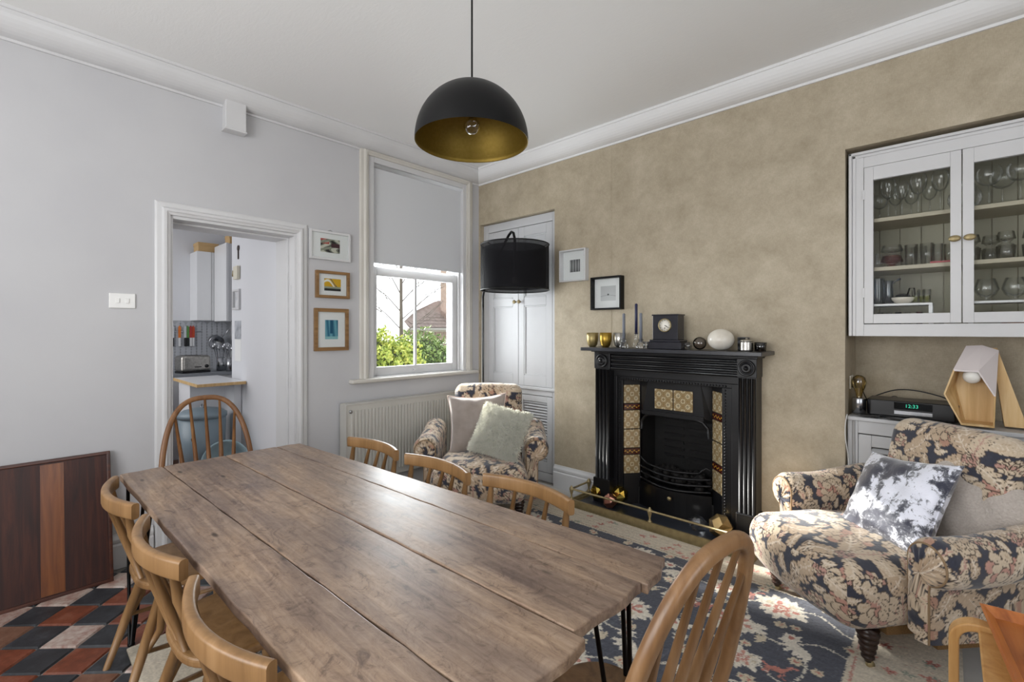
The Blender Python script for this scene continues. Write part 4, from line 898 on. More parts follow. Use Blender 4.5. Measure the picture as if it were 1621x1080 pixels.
# ------------------------------------------------------------------ low alcove cabinet
lc = thing('low_alcove_cabinet', 'low white louvred cabinet in the alcove behind the armchair', 'cabinet', (3.105,.045,0))
part('worktop', MB().box((0,-.012,.862),(1.01,.37,.885)), M_cover, lc, .006, 3)
part('cabinet_frame', MB().box((0,.005,0),(.05,.03,.862)).box((.96,.005,0),(1.01,.03,.862)).box((.05,.005,.79),(.96,.03,.862)).box((.05,.005,0),(.96,.03,.1)), M_cover, lc, .003)
part('bead_post', MB().tube([(.03,.004,.02),(.03,.004,.86)], .008, 8), M_cover, lc)
for x0, x1 in ((.052,.503),(.507,.958)):
    d = part('cabinet_door', MB().box((x0,.0,.105),(x0+.06,.02,.785)).box((x1-.06,.0,.105),(x1,.02,.785)).box((x0+.06,0,.105),(x1-.06,.02,.18)).box((x0+.06,0,.72),(x1-.06,.02,.785)), M_cover, lc, .003)
    sl = MB().box((x0+.06,-.016,-.004),(x1-.06,.016,.004)).mesh('louvre_slat'); sl.materials.append(M_cover)
    for k in range(14):
        o = bpy.data.objects.new('louvre_slat', sl); o.location = (0,.012,.205+k*.038); o.rotation_euler = (math.radians(35),0,0); o.parent = d; COL.objects.link(o)
TZ = .896
# radio / cd player
ra = thing('table_radio', 'flat black clock radio with green digits on the low cabinet', 'radio', (3.385,.17,TZ-.0005))
part('radio_case', MB().prism([(-.18,-.10),(.18,-.10),(.195,-.06),(.19,.10),(-.19,.10),(-.195,-.06)], .004, .095), M_blackplastic, ra, .008, 3)
part('display_window', MB().box((-.07,-.1025,.050),(.09,-.1005,.088)), plain('dark_display','#04080a',.1), ra)
part('disc_slot', MB().box((-.07,-.104,.022),(.09,-.1005,.042)), M_steel, ra, .001, label='silver strip with disc slot')
part('foot', MB().box((-.15,-.08,0),(.15,.08,.004)), M_blackplastic, ra)
mg, ntg, bsg = newmat('green_digits'); bsg.inputs['Emission Color'].default_value = (.05,.9,.55,1); bsg.inputs['Emission Strength'].default_value = .6; bsg.inputs['Base Color'].default_value = (.02,.2,.12,1)
text('12:33', .026, mg, ra, T(.005,-.1032,.070,rx=PI/2), 'display_digits')
for k, (x, y, a, lb) in enumerate(((3.21,.055,.1,'black square coaster beside the filament lamp'),(3.335,.035,-.1,'black square coaster in front of the radio'))):
    o = orn('coaster', lb, 'coaster', MB().box((-.045,-.032,0),(.045,.032,.007)), M_blackplastic, (x,y,TZ), (0,0,a), bevel=.002)
fl = thing('filament_lamp', 'chrome lamp base holding a large amber filament bulb', 'lamp', (3.152,.12,TZ))
part('lamp_base', MB().lathe([(0,0),(.034,0),(.034,.085),(.030,.092),(0,.092)], n=28), M_steel, fl)
part('bulb', MB().lathe([(.013,.09),(.018,.12),(.032,.16),(.036,.185),(.030,.21),(.014,.222),(0,.224)], n=20, cap=False), M_amber, fl, label='amber glass filament bulb')
part('filament', MB().tube([(.012*math.cos(k*2.2),.012*math.sin(k*2.2),.12+.07*(k%2)+.0*k) for k in range(10)], .001, 4), M_brass, fl)
so = thing('wall_socket', 'white double socket low on the alcove side wall', 'socket', (3.101,.20,1.07), -PI/2)
part('face_plate', MB().box((-.05,-.0,-.04),(.05,.008,.04)), M_whiteplastic, so, .003)
pg = part('plug', MB().box((-.02,.008,-.035),(.025,.045,.02)), M_blackplastic, so, .006)
def cable(name, label, pts, r=.0035, mat=M_cable):
    # smooth Catmull-Rom through points
    P = [Vector(p) for p in pts]; out = []
    for i in range(len(P)-1):
        p0 = P[max(i-1,0)]; p1_ = P[i]; p2 = P[i+1]; p3 = P[min(i+2,len(P)-1)]
        for k in range(8):
            t = k/8; out.append(.5*((2*p1_)+(p2-p0)*t+(2*p0-5*p1_+4*p2-p3)*t*t+(3*p1_-p0-3*p2+p3)*t**3))
    out.append(P[-1]); return tag(part(name, MB().tube(out, r, 6), mat), label, 'cable')
cable('power_cable', 'black cable looping behind the radio to the wood lamp', [(3.16,.25,.95),(3.24,.30,1.0),(3.33,.33,1.03),(3.45,.33,1.02),(3.60,.30,.97),(3.70,.27,.90)])
cable('power_cable', 'thin black cable from the socket into the radio back', [(3.15,.21,1.06),(3.17,.24,.98),(3.2,.3,.93),(3.3,.31,.99),(3.33,.29,.955)], .0025)
cable('white_cable', 'thin white cable hanging down the low cabinet edge', [(3.11,.0,.90),(3.103,-.012,.84),(3.104,-.016,.76),(3.115,-.016,.68),(3.12,-.016,.60)], .003, M_whitecable)
# faceted wooden lamp
hl = thing('wooden_hexagon_lamp', 'pale wood hexagonal table lamp with pinkish white top panels', 'lamp', (3.66,.17,TZ))
hexp = [(-.040,.29),(.055,.29),(.165,.09),(.10,-.0),(-.02,0),(-.135,.16)]   # local x,z of front mouth
hx = [(-.115,.285),(-.01,.285),(.045,.155),(.04,.0),(-.075,.0),(-.145,.155)]
mouth = [(-.105,.285),(-.012,.283),(.048,.160),(.044,.002),(-.076,.002),(-.142,.155)]
back = [(-.055,.405),(.005,.41),(.065,.385),(.05,.002),(-.06,.002),(-.10,.20)]
def shell(idx, mat, name):
    yf, yb, t = -.14, -.02, .008; b = MB()
    for i in idx:
        j = (i+1) % 6; m0, m1, b1_, b0 = mouth[i], mouth[j], back[j], back[i]
        cx, cz = -.04, .16
        def ins_(p): return (p[0]+(cx-p[0])*.07, p[1]+(cz-p[1])*.07)
        q = [(m0[0],yf,m0[1]),(m1[0],yf,m1[1]),(b1_[0],yb,b1_[1]),(b0[0],yb,b0[1])]
        qi = [(ins_(m0)[0],yf,ins_(m0)[1]),(ins_(m1)[0],yf,ins_(m1)[1]),(ins_(b1_)[0],yb,ins_(b1_)[1]),(ins_(b0)[0],yb,ins_(b0)[1])]
        b.add(q+qi, [(0,1,2,3),(7,6,5,4),(0,4,5,1),(1,5,6,2),(2,6,7,3),(3,7,4,0)])
    return part(name, b, mat, hl)
M_pinkwhite = plain('pinkish_white_laminate', '#d9d0cf', .45)
shell((0,1), M_pinkwhite, 'top_panels'); shell((2,3,4,5), M_ply, 'side_panels')
part('back_panel', MB().prism([(x,z) for x,z in back], 0, .008, M=T(0,-.012,0,rx=PI/2)), M_ply, hl)
part('support_leg', MB().add([(.040,-.01,.395),(.040,.05,.395),(.085,.05,.0),(.085,-.03,0),(.060,-.01,.395),(.060,.05,.395),(.165,.05,0),(.165,-.03,0)], [(0,1,2,3),(4,7,6,5),(0,4,5,1),(1,5,6,2),(2,6,7,3),(3,7,4,0)]), M_ply, hl)
part('bulb', MB().lathe([(.014,-.06),(.016,-.03)]+[(.036*math.sin(a),.012-.036*math.cos(a)) for a in [PI*(.25+.75*i/10) for i in range(10)]]+[(0,.048)], n=20, M=T(-.035,-.095,.255,rx=PI/2+.4)), M_bulb, hl, label='white frosted bulb')
# ------------------------------------------------------------------ pendant lamp
pd = thing('pendant_lamp', 'large black dome pendant lamp with gold lining over table', 'lamp', (2.269,-2.146,2.067))
Rr = .205
dome = [(Rr*math.cos(a), Rr*math.sin(a)*1.02) for a in [PI/2*i/24 for i in range(25)]]
part('lamp_shade', MB().lathe([(Rr,-.002)]+dome[:-1]+[(0.001,Rr*1.02)], n=64, cap=False), M_blackmetal, pd)
part('shade_lining', MB().lathe([(Rr-.0005,-.002)]+[(r*.985,z*.985) for r,z in dome[:-1]]+[(0.001,Rr*1.0)], n=64, cap=False), M_shadegold, pd, label='gold leaf lining')
part('cord', MB().tube([(0,0,Rr*1.02),(0,0,CZ-2.067)], .0035, 8), M_blackmetal, pd)
part('lamp_holder', MB().lathe([(0,.19),(.022,.19),(.02,.12),(.016,.10),(0,.10)], n=16), M_blackmetal, pd)
part('bulb', MB().lathe([(.013,.11),(.016,.09)]+[(.03*math.sin(a),.058+.03*math.cos(a)) for a in [PI*(.2+.8*i/10) for i in range(10)]]+[(0,.028)], n=20, cap=False), M_crystal, pd, label='clear glass bulb')
part('ceiling_rose', MB().lathe([(.05,CZ-2.067),(.05,CZ-2.067-.02),(.01,CZ-2.067-.03),(0,CZ-2.067-.03)], n=24), M_blackmetal, pd)
# ------------------------------------------------------------------ arc floor lamp with black drum shade
al = thing('floor_lamp', 'black arc floor lamp with drum shade in the corner', 'lamp', (.33,-.255,0))
sx, sy = .825-.33, -.348+.255
m_sh = glassy('black_gauze', (.10,.10,.12), .2, rough=.5, base=.30)
bsd = plain('black_voile_fabric', '#0d0d10', .6, nscale=400, bumpk=.2)
def m_voile():
    m = bpy.data.materials.new('sheer_black_voile'); m.use_nodes = True; nt = m.node_tree; bs = nt.nodes['Principled BSDF']
    bs.inputs['Base Color'].default_value = L4c('#101014'); bs.inputs['Roughness'].default_value = .8; bs.inputs['Specular IOR Level'].default_value = .2; bs.inputs['Alpha'].default_value = .86; return m
M_voile = m_voile()
part('drum_shade', MB().lathe([(.292,1.726),(.292,2.115)], (sx,sy,0), 64, cap=False), M_voile, al)
part('inner_diffuser', MB().lathe([(.262,1.75),(.262,2.09)], (sx,sy,0), 64, cap=False), M_voile, al)
part('shade_ring', MB().tube([(sx+.292*math.cos(a),sy+.292*math.sin(a),1.728) for a in [2*PI*i/48 for i in range(48)]], .005, 6, True), M_blackmetal, al)
part('shade_ring', MB().tube([(sx+.292*math.cos(a),sy+.292*math.sin(a),2.113) for a in [2*PI*i/48 for i in range(48)]], .005, 6, True), M_blackmetal, al)
sp = MB()
for k in range(3): a = 2*PI*k/3+.4; sp.tube([(sx,sy,2.02),(sx+.29*math.cos(a),sy+.29*math.sin(a),2.10)], .003, 5)
part('shade_spider', sp, M_blackmetal, al)
part('pole', MB().tube([(0,0,.02),(0,0,1.70),(.04,-.008,1.82),(.14,-.027,1.94),(.27,-.052,2.07),(.36,-.068,2.165),(.41,-.077,2.215),(.445,-.083,2.236),(.475,-.089,2.222),(.492,-.092,2.17),(sx,sy,2.0),(sx,sy,1.90)], .0115, 12), M_blackmetal, al)
part('lamp_foot', MB().lathe([(0,0),(.15,0),(.15,.015),(.02,.025),(0,.03)], n=40), M_blackmetal, al)
part('lamp_holder', MB().lathe([(0,1.92),(.02,1.92),(.02,1.84),(0,1.84)], (sx,sy,0), 14), M_blackmetal, al)
part('bulb', sphere(.03), M_bulb, al, loc=(sx,sy,1.815))
part('flex', MB().tube([(.014,-.01,1.6),(.022,-.016,1.3),(.03,-.02,1.15),(.018,-.012,1.0),(.014,-.01,.4)], .003, 6), M_cable, al)
# ------------------------------------------------------------------ leaning dark board by the left wall
bo = thing('leaning_board', 'dark veneered wooden board leaning against the left wall', 'board', (.17,-3.38,.003), 0)
bo.rotation_euler = (0, math.radians(-11.5), 0)
yb0, yb1, zb1 = -.52, .465, .70
part('board_panel', MB().box((-.012,yb0,.0),(.0,yb1,zb1)), M_board, bo)
part('light_strip', MB().box((0,.195,.02),(.0015,.285,zb1-.02)), M_boardlt, bo, label='lighter orange veneer strip')
M_edge = wood('dark_edge_wood','#2a120b','#452012','#5c3019',1,1.2,.35)
part('board_edging', MB().box((-.016,yb0,zb1-.012),(.01,yb1,zb1+.006)).box((-.016,yb0,-.002),(.01,yb1,.016)).box((-.016,yb1-.004,-.002),(.01,yb1+.012,zb1+.006)).box((-.016,yb0-.012,-.002),(.01,yb0+.004,zb1+.006)), M_edge, bo, .003)
# ------------------------------------------------------------------ dining table
tb = thing('dining_table', 'long rustic plank dining table on black hairpin legs', 'table', (1.93,-2.5,0))
ox, oy = 1.93, -2.5
seams = [(-2.965,-2.925),(-2.808,-2.744),(-2.550,-2.484),(-2.305,-2.212),(-2.182,-2.045)]
ends = [(.868,2.985),(.862,2.992),(.862,2.975),(.862,2.99)]
for k in range(4):
    (a0,a1),(b0,b1) = seams[k], seams[k+1]; x0, x1 = ends[k]; n = 26; low = []; up = []
    for i in range(n+1):
        t = i/n; x = x0+(x1-x0)*t; ya = a0+(a1-a0)*t; yb = b0+(b1-b0)*t
        g1 = .0022 if k else -.0; g2 = .0022 if k < 3 else 0
        wob = .0014*math.sin(i*1.7+k*2)+.001*math.sin(i*3.1+k)
        low.append((x-ox, ya+g1+wob-oy)); up.append((x-ox, yb-g2+wob-oy))
    def endpts(pa, pb, s_):
        return [(pa[0]+(pb[0]-pa[0])*t+s_*(.004*math.sin(t*9+k)+.004*math.sin(PI*t)), pa[1]+(pb[1]-pa[1])*t) for t in (.1,.25,.4,.55,.7,.85,.95)]
    # knock the corners off at the ends
    if k == 3: up[-1] = (up[-1][0]-.03, up[-1][1]-.004); up[0] = (up[0][0]+.008, up[0][1])
    if k == 0: low[0] = (low[0][0]+.012, low[0][1]+.0)
    if k == 2: low[-1] = (low[-1][0]-.015, low[-1][1])
    poly = low+endpts(low[-1],up[-1],1)+up[::-1]+endpts(up[0],low[0],-1)
    part('plank', MB().prism(poly, .722, .75-.0012*(k%2)), M_table, tb, .004, 3)
part('batten', MB().box((1.25-ox,-2.90-oy,.70),(1.33-ox,-2.20-oy,.722)), M_table, tb, .004); part('batten', MB().box((2.48-ox,-2.86-oy,.70),(2.56-ox,-2.13-oy,.722)), M_table, tb, .004)
part('batten', MB().box((1.88-ox,-2.90-oy,.70),(1.96-ox,-2.16-oy,.722)), M_table, tb, .004)
for (lx, ly) in ((.955,-2.895),(.955,-2.25),(2.885,-2.86),(2.885,-2.20)):
    dx = 1 if lx > 2 else -1; dy = 1 if ly > -2.5 else -1
    b = MB().box((lx-.06-ox,ly-.06-oy,.714),(lx+.06-ox,ly+.06-oy,.722))
    f0 = (lx+dx*.035-ox, ly+dy*.035-oy, .008)
    for q in ((-.045,-.045),(.045,-.0),(-.0,.045)):
        b.tube([(lx+q[0]-ox,ly+q[1]-oy,.716),(f0[0]+q[0]*.12,f0[1]+q[1]*.12,.012)], .0065, 8)
    b.lathe([(0,-.006),(.014,-.004),(.014,.004),(0,.006)], f0, 8)
    part('hairpin_leg', b, M_blackmetal, tb)
# ------------------------------------------------------------------ spindle-back dining chairs (local +Y faces the table)
def spindle_chair(label, grp):
    t = thing('spindle_back_chair', label, 'chair', group=grp)
    n = 40; pts = []
    for i in range(n):
        a = 2*PI*i/n; c, s_ = math.cos(a), math.sin(a); e = 2/3.2
        pts.append((.205*math.copysign(abs(c)**e,c)*(1+.06*s_), .215+.19*math.copysign(abs(s_)**e,s_)))
    part('seat', MB().prism(pts, .412, .442), M_chair, t, .010, 3)
    sc = [-.085,-.045,0,.045,.085]
    for sx_ in (-1,1):
        part('leg', MB().tube([(sx_*.15,.34,.415),(sx_*.175,.36,.22),(sx_*.195,.375,.0)], [.015,.0175,.012], 10), M_chair, t)
        part('leg', MB().tube([(sx_*.14,.10,.415),(sx_*.165,.04,.22),(sx_*.185,-.03,.0)], [.015,.0175,.012], 10), M_chair, t)
        part('side_stretcher', MB().tube([(sx_*.168,.05,.20),(sx_*.178,.2,.19),(sx_*.178,.365,.18)], [.008,.011,.008], 8), M_chair, t)
        part('back_post', MB().tube([(sx_*.168,.045,.20),(sx_*.178,.085,.27),(sx_*.188,.09,.36),(sx_*.196,.055,.50),(sx_*.200,.0,.655),(sx_*.200,-.012,.733)], [.010,.013,.015,.016,.0145,.010], 10), M_chair, t)
    part('cross_stretcher', MB().tube([(-.178,.2,.19),(.178,.2,.19)], .0095, 8), M_chair, t)
    for k in (-.085,0,.085): part('back_spindle', MB().tube([(k*.9,.045,.438),(k*.97,.005,.58),(k*1.0,-.05+.1*abs(k),.733)], [.009,.013,.0075], 8), M_chair, t)
    rail = [(-.232+.464*i/18, -.050+.054*abs(-1+2*i/18)**2, .745) for i in range(19)]
    part('top_rail', MB().sweep(rail, [(a,b_) for a,b_ in rect(.026,.056,.009)], smooth=True), M_chair, t)
    return t
c1 = spindle_chair('golden spindle back chair farthest from camera on left of table', 'spindle chairs tucked under the table')
c1.location = (1.215,-2.995,0)
G = 'spindle chairs tucked under the table'
dup(c1, (1.82,-2.985,0), math.radians(1), 'golden spindle back chair, middle one on left of table', G)
dup(c1, (2.395,-2.975,0), math.radians(2), 'golden spindle back chair nearest the camera on left of table', G)
dup(c1, (1.25,-1.955,0), PI+math.radians(2), 'golden spindle back chair beside radiator, farthest on the fireplace side', G)
dup(c1, (1.80,-1.95,0), PI-math.radians(0), 'golden spindle back chair, middle one on the fireplace side', G)
dup(c1, (2.315,-1.91,0), PI-math.radians(1), 'golden spindle back chair nearest camera on the fireplace side', G)
# ------------------------------------------------------------------ hoop-back windsor chairs
def hoop_chair(label, mat, loc, rz, ztop=1.0, lean=.20, wmax=.222, thick=.013):
    t = thing('hoop_back_chair', label, 'chair', loc, rz)
    n = 40; pts = []
    for i in range(n):
        a = 2*PI*i/n; c, s_ = math.cos(a), math.sin(a); e = 2/2.8
        pts.append((.215*math.copysign(abs(c)**e,c)*(1+.08*s_), .205+.21*math.copysign(abs(s_)**e,s_)))
    part('seat', MB().prism(pts, .415, .45), mat, t, .012, 3)
    for sx_ in (-1,1):
        part('leg', MB().tube([(sx_*.14,.33,.418),(sx_*.17,.36,.22),(sx_*.195,.38,.0)], [.015,.018,.012], 10), mat, t)
        part('leg', MB().tube([(sx_*.13,.09,.418),(sx_*.16,.05,.22),(sx_*.19,-.0,.0)], [.015,.018,.012], 10), mat, t)
        part('side_stretcher', MB().tube([(sx_*.163,.05,.20),(sx_*.175,.2,.19),(sx_*.175,.36,.18)], [.008,.011,.008], 8), mat, t)
    part('cross_stretcher', MB().tube([(-.175,.2,.19),(.175,.2,.19)], .0095, 8), mat, t)
    z0 = .44; H = ztop-z0
    def hp(u):   # u -1..1 over the hoop
        a = PI/2*(1-u); cx = math.cos(a); sz = math.sin(a)
        x = wmax*math.copysign(abs(cx)**.72, cx); z = z0+H*abs(sz)**.80
        k = min(1,(z-z0)/(.35*H)); x *= .82+.18*k
        return (x, .055-lean*(z-z0)-.03*((z-z0)/H)**2, z)
    path = [hp(-1+2*i/64) for i in range(65)]
    part('hoop', MB().sweep(path, rect(thick*2.1,thick*1.7,thick*.7), smooth=True, up=(0,1,0)), mat, t)
    for k in (-2,-1,0,1,2):
        xb = k*.052; xt = k*.073
        best = min(path, key=lambda p: abs(p[0]-xt)+(0 if p[2] > .7 else 9)); zt_ = best[2]
        ym = .055-lean*(.33*(zt_-z0))
        part('back_spindle', MB().tube([(xb,.06,.44),(xb+(xt-xb)*.35,ym,z0+.35*(zt_-z0)),(xt,best[1],zt_-.004)], [.010,.0125,.006], 8), mat, t)
    return t
hoop_chair('dark brown hoop back chair at the doorway end of table', M_chaird, (.50,-2.535,0), -PI/2, 1.0, .16)
hoop_chair('light brown hoop back chair at the end nearest the camera', M_chairn, (3.15,-2.385,0), PI/2-math.radians(8), .985, .2, .215, .016)
# ------------------------------------------------------------------ armchairs
def fab_part(name, P, Q, u, v, parent):
    me = np_mesh(name, P, Q); colour_mesh(me, fab_col(u, v)); return part(name, me, M_fabric, parent)
def armchair(label, loc, rz, res, scale=1.0, legs=True):
    t = thing('armchair', label, 'armchair', loc, rz); t.scale = (scale,)*3
    AF = .145
    # seat with bowed, rolled front edge
    P, Q, n = rbox(.345, .36, .125, .09, res); u, v = fab_uv(P+[0,.26,.28], n); P = P+[0,.26,.285]
    f = np.clip((-P[:,1]+.30)/.4, 0, 1); P[:,1] -= .075*f*(1-(P[:,0]/.40)**2); P[:,2] += .045*np.clip((P[:,2]-.285)/.125,0,1)*(1-(P[:,0]/.4)**2)*(1-((P[:,1]-.2)/.5)**2)
    P[:,0] *= 1-.10*np.clip((P[:,1]-.05)/.5,0,1); P[:,1] += .03*np.clip((.3-P[:,2])/.15,0,1)*f
    P += (rng.normal(0,.0004,P.shape)); P[:,2] += .003*np.sin(P[:,0]*31+P[:,1]*17)*np.clip((P[:,2]-.3)/.1,0,1)
    fab_part('seat', P, Q, u, v, t)
    # backrest
    P, Q, n = rbox(.29, .075, .36, .07, res); u, v = fab_uv(P, n); P = P+[.03,.58,.57]
    P[:,1] += .24*(P[:,2]-.3)-.03*(1-(P[:,0]/.33)**2); P[:,2] -= .02*(P[:,0]/.33)**2*(P[:,2]>.6)
    fab_part('backrest', P, Q, u+.07, v+.13, t)
    for sd in (-1,1):
        prof = [(.33,.20),(.33,.46)]+[(.42+.092*math.cos(a),.49+.092*math.sin(a)) for a in [PI-(PI*1.45)*i/26 for i in range(27)]]+[(.43,.37),(.43,.18)]
        pr = np.array(prof); seg = np.r_[0,np.cumsum(np.hypot(*np.diff(pr,axis=0).T))]; ns = int(seg[-1]/res); s_ = np.linspace(0,seg[-1],ns)
        px_ = np.interp(s_,seg,pr[:,0])*sd; pz_ = np.interp(s_,seg,pr[:,1]); ny = int(.56/res); ys = np.linspace(AF,.68,ny)
        S_, Y_ = np.meshgrid(s_, ys, indexing='ij'); PX = np.repeat(px_[:,None],ny,1); PZ = np.repeat(pz_[:,None],ny,1)
        PZ = PZ+.05*np.clip((Y_-.35)/.35,0,1)*(PZ>.3); rr_ = np.clip((.035-(Y_-AF))/.035,0,1); cxm, czm = .40*sd, .46
        kx = 1-.16*rr_**2; PX = cxm+(PX-cxm)*kx; PZ = np.where(PZ>.3, czm+(PZ-czm)*kx, PZ)
        V = np.stack([PX.ravel(), Y_.ravel(), PZ.ravel()],1); q = grid_quads(ns, ny); q = q if sd < 0 else q[:, ::-1]
        fab_part('armrest', V, q, S_.ravel()+(.0 if sd<0 else .2), Y_.ravel(), t)
        # front facing with gathered pleats
        nr_ = max(8,int(.09/res)); edge = np.stack([cxm+(px_-cxm)*.84, np.where(pz_>.3, czm+(pz_-czm)*.84, pz_)],1); c0_ = np.array([.405*sd,.45]); lows = np.array([.385*sd,.30])
        V = []; U_ = []; W_ = []
        for r_ in np.linspace(1,0,nr_):
            cen = np.where(edge[:,1:2]>.36, c0_, np.stack([np.full(ns,.385*sd), edge[:,1]],1)); p = cen+(edge-cen)*r_
            th = np.arange(ns); bul = .020*np.sqrt(max(0,1-r_**2))+.0035*np.sin(th*res*140)*r_*(1-r_)*4
            V.append(np.stack([p[:,0], AF-bul, p[:,1]],1)); U_.append(p[:,0]); W_.append(p[:,1])
        V = np.concatenate(V); q = grid_quads(nr_, ns); q = q if sd > 0 else q[:, ::-1]
        fab_part('arm_front', V, q, np.concatenate(U_), np.concatenate(W_), t)
        pt = [(edge[i,0]*1.0,AF-.002,edge[i,1]) for i in range(0,ns,max(1,ns//50))]; part('piping', MB().tube(pt, .004, 6), plain('twisted_piping','#8c7458',.8) , t)
    part('underside', MB().box((-.32,.07,.155),(.32,.62,.19)).box((.34,.18,.16),(.425,.66,.20)).box((-.425,.18,.16),(-.34,.66,.20)), M_hessian, t)
    for sd in (-1,1):
        b = MB(); prof = [(.012,.03),(.013,.036)]
        for k in range(5): z = .04+k*.024; r = .016+k*.0045; prof += [(r,z),(r+.008,z+.007),(r+.008,z+.015),(r,z+.022)]
        prof += [(.04,.165)]; b.lathe(prof, (sd*.285,.02,0), 20)
        lg = part('front_leg', b, M_darkwood, t)
        part('castor', MB().lathe([(0,-.009),(.014,-.009),(.017,0),(.014,.009),(0,.009)], n=16, M=T(sd*.285,.03,.017,ry=PI/2)).box((sd*.285-.006,.015,.015),(sd*.285+.006,.035,.035)), M_brass, lg)
        part('rear_leg', MB().sweep([(sd*.27,.66,.17),(sd*.275,.70,.08),(sd*.28,.75,.0)], rect(.04,.035,.006), smooth=False, up=(0,1,0)), M_darkwood, t)
    return t
# A1 faces the camera from the corner, A2 stands right of the fireplace
def rz_for(fx, fy): return math.atan2(fy, fx)+PI/2      # local -Y -> (fx,fy)
armchair('floral tapestry armchair in the corner, by the radiator', (1.08,-1.0,0), rz_for(.68,-.73), .009, 1.0)
armchair('floral tapestry armchair right of the fireplace, close to camera', (3.070,-.725,.0), rz_for(-.667,-.745), .0048, 1.0)
# ------------------------------------------------------------------ cushions
def pillow(name, label, size, thick, mat, loc, yaw, pitch, roll, n=44, piping=None, fuzz=None, pull=.10):
    t = thing(name, label, 'cushion', loc); t.rotation_mode = 'XYZ'
    t.rotation_euler = (Matrix.Rotation(yaw,4,'Z') @ Matrix.Rotation(pitch,4,'X') @ Matrix.Rotation(roll,4,'Y')).to_euler()
    u = np.linspace(-1,1,n); U, W_ = np.meshgrid(u,u,indexing='ij'); h = thick/2*((1-U**4)*(1-W_**4))**.5*(1-.12*(U**2+W_**2))
    ed = 1-pull*(1-U**2)*(np.abs(W_)**3); ed2 = 1-pull*(1-W_**2)*(np.abs(U)**3)
    X_ = U*ed2*size/2; Z_ = W_*ed*size/2; wr = .004*np.sin(U*9+W_*6)*np.sin(W_*8-U*3)
    F_ = np.stack([X_, -h-wr*(h>0.01), Z_],-1).reshape(-1,3); B_ = np.stack([X_, h, Z_],-1).reshape(-1,3)
    q = grid_quads(n,n); V = np.concatenate([F_,B_]); Q = np.concatenate([q, q[:, ::-1]+n*n])
    me = np_mesh('cover', V, Q); part('cushion_cover', me, mat, t)
    ring = [(X_[i,0],0,Z_[i,0]) for i in range(n)]+[(X_[-1,i],0,Z_[-1,i]) for i in range(1,n)]+[(X_[i,-1],0,Z_[i,-1]) for i in range(n-2,-1,-1)]+[(X_[0,i],0,Z_[0,i]) for i in range(n-2,0,-1)]
    part('edge_piping', MB().tube(ring, .0045 if piping else .003, 6, True), piping or mat, t)
    if fuzz:
        N_ = fuzz; a = rng.uniform(-1,1,(N_,2)); hh = thick/2*((1-a[:,0]**4)*(1-a[:,1]**4))**.5*(1-.12*(a**2).sum(1)); s_ = np.where(rng.random(N_)<.9,-1,1)
        base = np.stack([a[:,0]*(1-pull*(1-a[:,1]**2)*abs(a[:,0])**3)*size/2, s_*hh, a[:,1]*(1-pull*(1-a[:,0]**2)*abs(a[:,1])**3)*size/2],1)
        cl = np.floor(a*9+3*np.sin(a[:,::-1]*7)); dirx = np.sin(cl[:,0]*2.1+cl[:,1]*1.3); dirz = np.cos(cl[:,1]*1.7+cl[:,0]*.6)*.7-.4
        d = np.stack([dirx*.8, s_*1.0, dirz],1)+rng.normal(0,.35,(N_,3)); d += base*4; d /= np.linalg.norm(d,axis=1,keepdims=True); Lh = .032*rng.uniform(.6,1.3,(N_,1))
        sd_ = np.cross(d, rng.normal(size=(N_,3))); sd_ /= np.linalg.norm(sd_,axis=1,keepdims=True); wv = .0021
        V = np.stack([base-sd_*wv, base+sd_*wv, base+d*Lh+sd_*wv*.4, base+d*Lh-sd_*wv*.4],1).reshape(-1,3)
        tag(part('fleece_pile', np_mesh('pile', V, np.arange(N_*4).reshape(-1,4)), mat, t), kind='stuff')
    return t
pillow('velvet_cushion', 'large taupe velvet cushion leaning on the corner armchair back', .47, .15, M_taupevelvet, (.835,-.79,.645), .66, -.16, -.06, piping=M_piping, pull=.13)
pillow('fleece_cushion', 'fluffy pale mint cushion in the corner armchair', .37, .14, M_fluff, (1.075,-.775,.615), .486, -.50, .22, fuzz=70000)
pillow('crushed_velvet_cushion', 'shiny silver crushed velvet cushion on the near armchair', .45, .15, M_crushed, (3.355,-.475,.586), -.785, -.557, -.139, n=70)
pillow('teddy_cushion', 'oatmeal teddy fabric cushion behind the silver velvet one', .46, .15, M_teddy, (3.58,-.36,.60), rz_for(-.5,-.86), math.radians(-18), math.radians(33), n=70)
